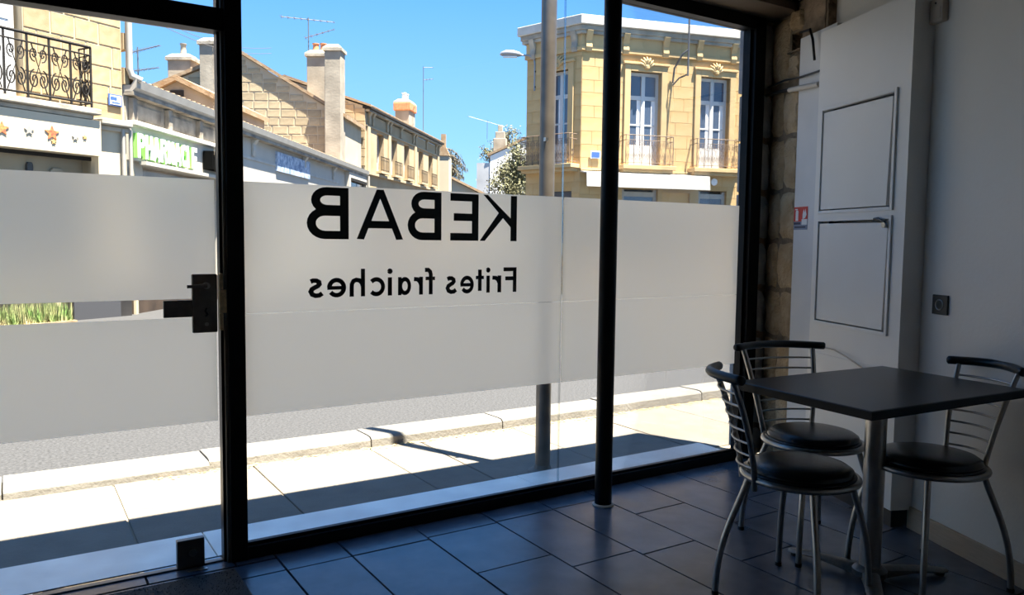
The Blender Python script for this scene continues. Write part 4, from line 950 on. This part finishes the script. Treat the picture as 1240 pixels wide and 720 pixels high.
cm = chimney(b4, 7.75, 8.75, 0.6, 1.3, 6.0, 7.9, pots=((8.1, .35, .13), (8.45, .35, .13)), potm='far_white')
MB().box(7.68, 8.82, .53, 1.37, 7.35, 7.72).build('brick_head', 'terracotta', cm, bevel=0.03)
# ---- beyond
def far_house(name, xc, d, rot, label): return empty(name, c2w(xc, d), math.atan2(r0.y, r0.x) + R(rot), label=label, cat='building')
h7 = far_house('end_house', -4.15, 44, 0, 'cream end wall with a chimney stack beyond the row house')
MB().box(-0.1, 0.55, 0, 2, -0.06, 5.9).build('wall', 'shop_cream', h7); k = MB().prism([(-.15, 5.9), (.6, 5.9), (.38, 6.4), (.07, 6.4)], -.05, .7, 'y').build('chimney', 'roof_tile', h7); MB().box(.1, .36, .1, .5, 6.4, 7.1).build('chimney_pot', 'roof_tile', k)
h8 = far_house('low_house', -2.3, 50, 10, 'low cream house with a sloping tiled roof beyond the row house')
MB().prism([(-2.4, -0.06), (1.4, -0.06), (1.4, 3.6), (-2.4, 5.4)], 0, 2.2, 'y').build('wall', 'shop_cream', h8); MB().prism([(-2.6, 5.5), (1.6, 3.55), (1.6, 3.7), (-2.6, 5.65)], -.3, 2.3, 'y').build('roof', 'roof_tile', h8)
MB().box(-1.4, -1.1, -.02, 0, 3.6, 4.0).build('window', 'shop_dark', h8)
h9 = far_house('white_house', -1.62, 58, -8, 'far white house with grey side wall, tiled roof and stacked chimney')
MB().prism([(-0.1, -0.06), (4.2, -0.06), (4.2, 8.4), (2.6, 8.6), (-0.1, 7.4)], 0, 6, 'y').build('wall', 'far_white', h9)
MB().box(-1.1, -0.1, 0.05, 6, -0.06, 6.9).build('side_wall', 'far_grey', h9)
MB().prism([(-0.3, 7.38), (2.6, 8.62), (4.4, 8.3), (4.4, 8.45), (2.6, 8.8), (-0.3, 7.55)], -.08, 6.1, 'y').build('roof', 'roof_tile', h9)
ch = MB(); ch.box(-0.05, 0.9, 1.0, 1.7, 7.2, 8.8); ch.box(0.08, 0.78, 1.1, 1.6, 8.8, 9.3); ch.box(.25, .6, 1.2, 1.5, 9.3, 9.8); ch.build('chimney', 'chim_plaster', h9, bevel=0.03)
MB().box(1.6, 2.0, -.02, 0.0, 6.0, 6.4).build('window', 'shop_dark', h9)
h10 = far_house('gable_cottage', -3.7, 70, 6, 'far white cottage wall with a tiled slope beside the grey house')
MB().prism([(-1.5, -.06), (3.2, -.06), (3.2, 6.4), (-1.5, 4.6)], 0, 5, 'y').build('wall', 'far_white', h10); MB().prism([(-1.8, 4.55), (3.3, 6.5), (3.3, 6.75), (-1.8, 4.8)], -.2, 5, 'y').build('roof', 'roof_tile', h10)
c_ = MB().box(-1.3, -0.5, .5, 1.1, 4.7, 6.2).build('chimney', 'roof_tile', h10, bevel=.03)
def leaf_tree(name, xc, d, zc_, rx, rz_, n, m, label, leaf=0.22, seed=1, trunk=True):
    rnd = random.Random(seed); t = empty(name, c2w(xc, d), label=label, cat='tree')
    cl = [(rnd.gauss(0, .42) * rx, rnd.gauss(0, .42) * rx, zc_ + rnd.gauss(0, .42) * rz_) for _ in range(26)]
    mb = MB()
    for i in range(n):
        c = rnd.choice(cl); p = Vector((c[0] + rnd.gauss(0, rx * .2), c[1] + rnd.gauss(0, rx * .2), c[2] + rnd.gauss(0, rz_ * .17)))
        a = Vector((rnd.gauss(0, 1), rnd.gauss(0, 1), rnd.gauss(0, 1))).normalized(); b = a.cross(Vector((rnd.gauss(0, 1), rnd.gauss(0, 1), 1))).normalized(); s = leaf * rnd.uniform(.5, 1.1)
        mb.add([p - a * s * .5, p + b * s * .22, p + a * s * .5, p - b * s * .22], [(0, 1, 2, 3)])
    mb.build('foliage', m, t, kind='stuff')
    tr = MB(); tr.tube([(0, 0, -.06), (.05, 0, zc_ - rz_ * .6), (0, .05, zc_ + rz_ * .4)], [.16, .11, .04], 8)
    for c in cl[:10]: tr.tube([(0, 0, zc_ - rz_ * .5), (c[0] * .5, c[1] * .5, (zc_ - rz_ * .5 + c[2]) / 2), c], [.06, .035, .012], 5)
    tr.build('trunk', 'bark', t, smooth=True)
    return t
leaf_tree('leafy_tree', 0.12, 42, 4.7, 1.15, 1.75, 7500, 'leaf_olive', 'dense dark olive tree standing before the far white house', .20, 3)
leaf_tree('bare_tree', -0.45, 66, 9.7, 1.1, 0.9, 700, 'leaf_olive', 'thin brownish tree rising over the far tiled roof', .25, 5)
leaf_tree('small_tree', -2.0, 66, 8.4, 0.7, 0.7, 700, 'leaf_olive', 'small round green tree behind the grey side wall', .22, 8)
ct = empty('cedar_tree', c2w(-4.35, 53), label='dark drooping cedar beside the cream end wall', cat='tree')
rnd = random.Random(4); mb = MB(); tk = MB(); tk.tube([(-.4, 0, -.06), (-.4, 0, 7.6)], [.25, .08], 8)
for i in range(16):
    a = rnd.uniform(-.9, .9); z0 = rnd.uniform(6.0, 7.4); L = rnd.uniform(.8, 1.6)
    pts = [Vector((-.4 + L * t * math.cos(a), L * t * math.sin(a), z0 + .35 * t - 1.0 * t * t)) for t in [q / 6 for q in range(7)]]
    tk.tube(pts, [.05, .045, .04, .035, .03, .02, .01], 5)
    for p in pts[1:]:
        for _ in range(16):
            q = p + Vector((rnd.gauss(0, .10), rnd.gauss(0, .12), rnd.gauss(-.05, .08))); b = Vector((rnd.gauss(0, .02), rnd.gauss(0, .02), 0)); l = Vector((rnd.gauss(.04, .05), rnd.gauss(0, .05), -rnd.uniform(.1, .28)))
            mb.add([q - b, q + b + Vector((.02, 0, 0)), q + l], [(0, 1, 2)])
mb.build('foliage', 'cedar', ct, kind='stuff'); tk.build('trunk', 'bark', ct, smooth=True)
# aerials
def aerial(name, xc, d, z0, z1, arms, label, rot=0.0):
    a = empty(name, c2w(xc, d), math.atan2(r0.y, r0.x) + rot, label=label, cat='aerial')
    MB().tube([(0, 0, z0), (0, 0, z1)], 0.018, 6).build('mast', 'aerial', a)
    for (x0, za, x1, zb, nel) in arms:
        m = MB(); m.tube([(x0, 0, za), (x1, 0, zb)], 0.014, 5)
        for i in range(nel):
            t = i / max(1, nel - 1); x = x0 + (x1 - x0) * t; z = za + (zb - za) * t; l = .22 - .1 * t
            m.tube([(x, -l, z - .02), (x, l, z + .02)], 0.008, 4); m.tube([(x, 0, z - l * .3), (x, 0, z + l * .3)], 0.008, 4)
        m.build('boom', 'aerial', a)
    return a
aerial('roof_aerial', (375 - 620) / 950 * 28.3, 28.3, 7.6, 9.0, [(-.95, 9.02, .9, 8.85, 9), (-.1, 8.3, .9, 8.6, 6)], 'television aerial on the twin-pot chimney of the gable house')
aerial('roof_aerial', (172 - 620) / 950 * 24, 24, 4.7, 6.9, [(-.15, 6.75, .65, 6.95, 8), (-.1, 6.2, .6, 6.3, 6)], 'television aerial standing behind the pharmacy roof')
aerial('roof_aerial', (511.5 - 620) / 950 * 37.9, 37.9, 6.4, 9.4, [(0, 9.38, .45, 9.38, 2), (.0, 8.8, .45, 8.85, 4)], 'tall thin mast aerial beside the brick-topped chimney')
aerial('roof_aerial', (588 - 620) / 950 * 58, 58, 8.6, 10.0, [(-1.4, 10.2, 1.3, 9.55, 6)], 'long slanted aerial over the far white house', 0.2)
wr_ = MB()
for z0, z1 in ((4.95, 5.05), (4.88, 4.9)): wr_.tube([Vector((1.75, 14.2, z0)).lerp(Vector((6.5, 23.0, z1 + 1.6)), t) - Vector((0, 0, .25 * math.sin(PI * t))) for t in [q / 10 for q in range(11)]], 0.006, 4)
wr_.build('overhead_wire', 'aerial', label='pair of thin overhead wires strung along the pharmacy roof', cat='wire')
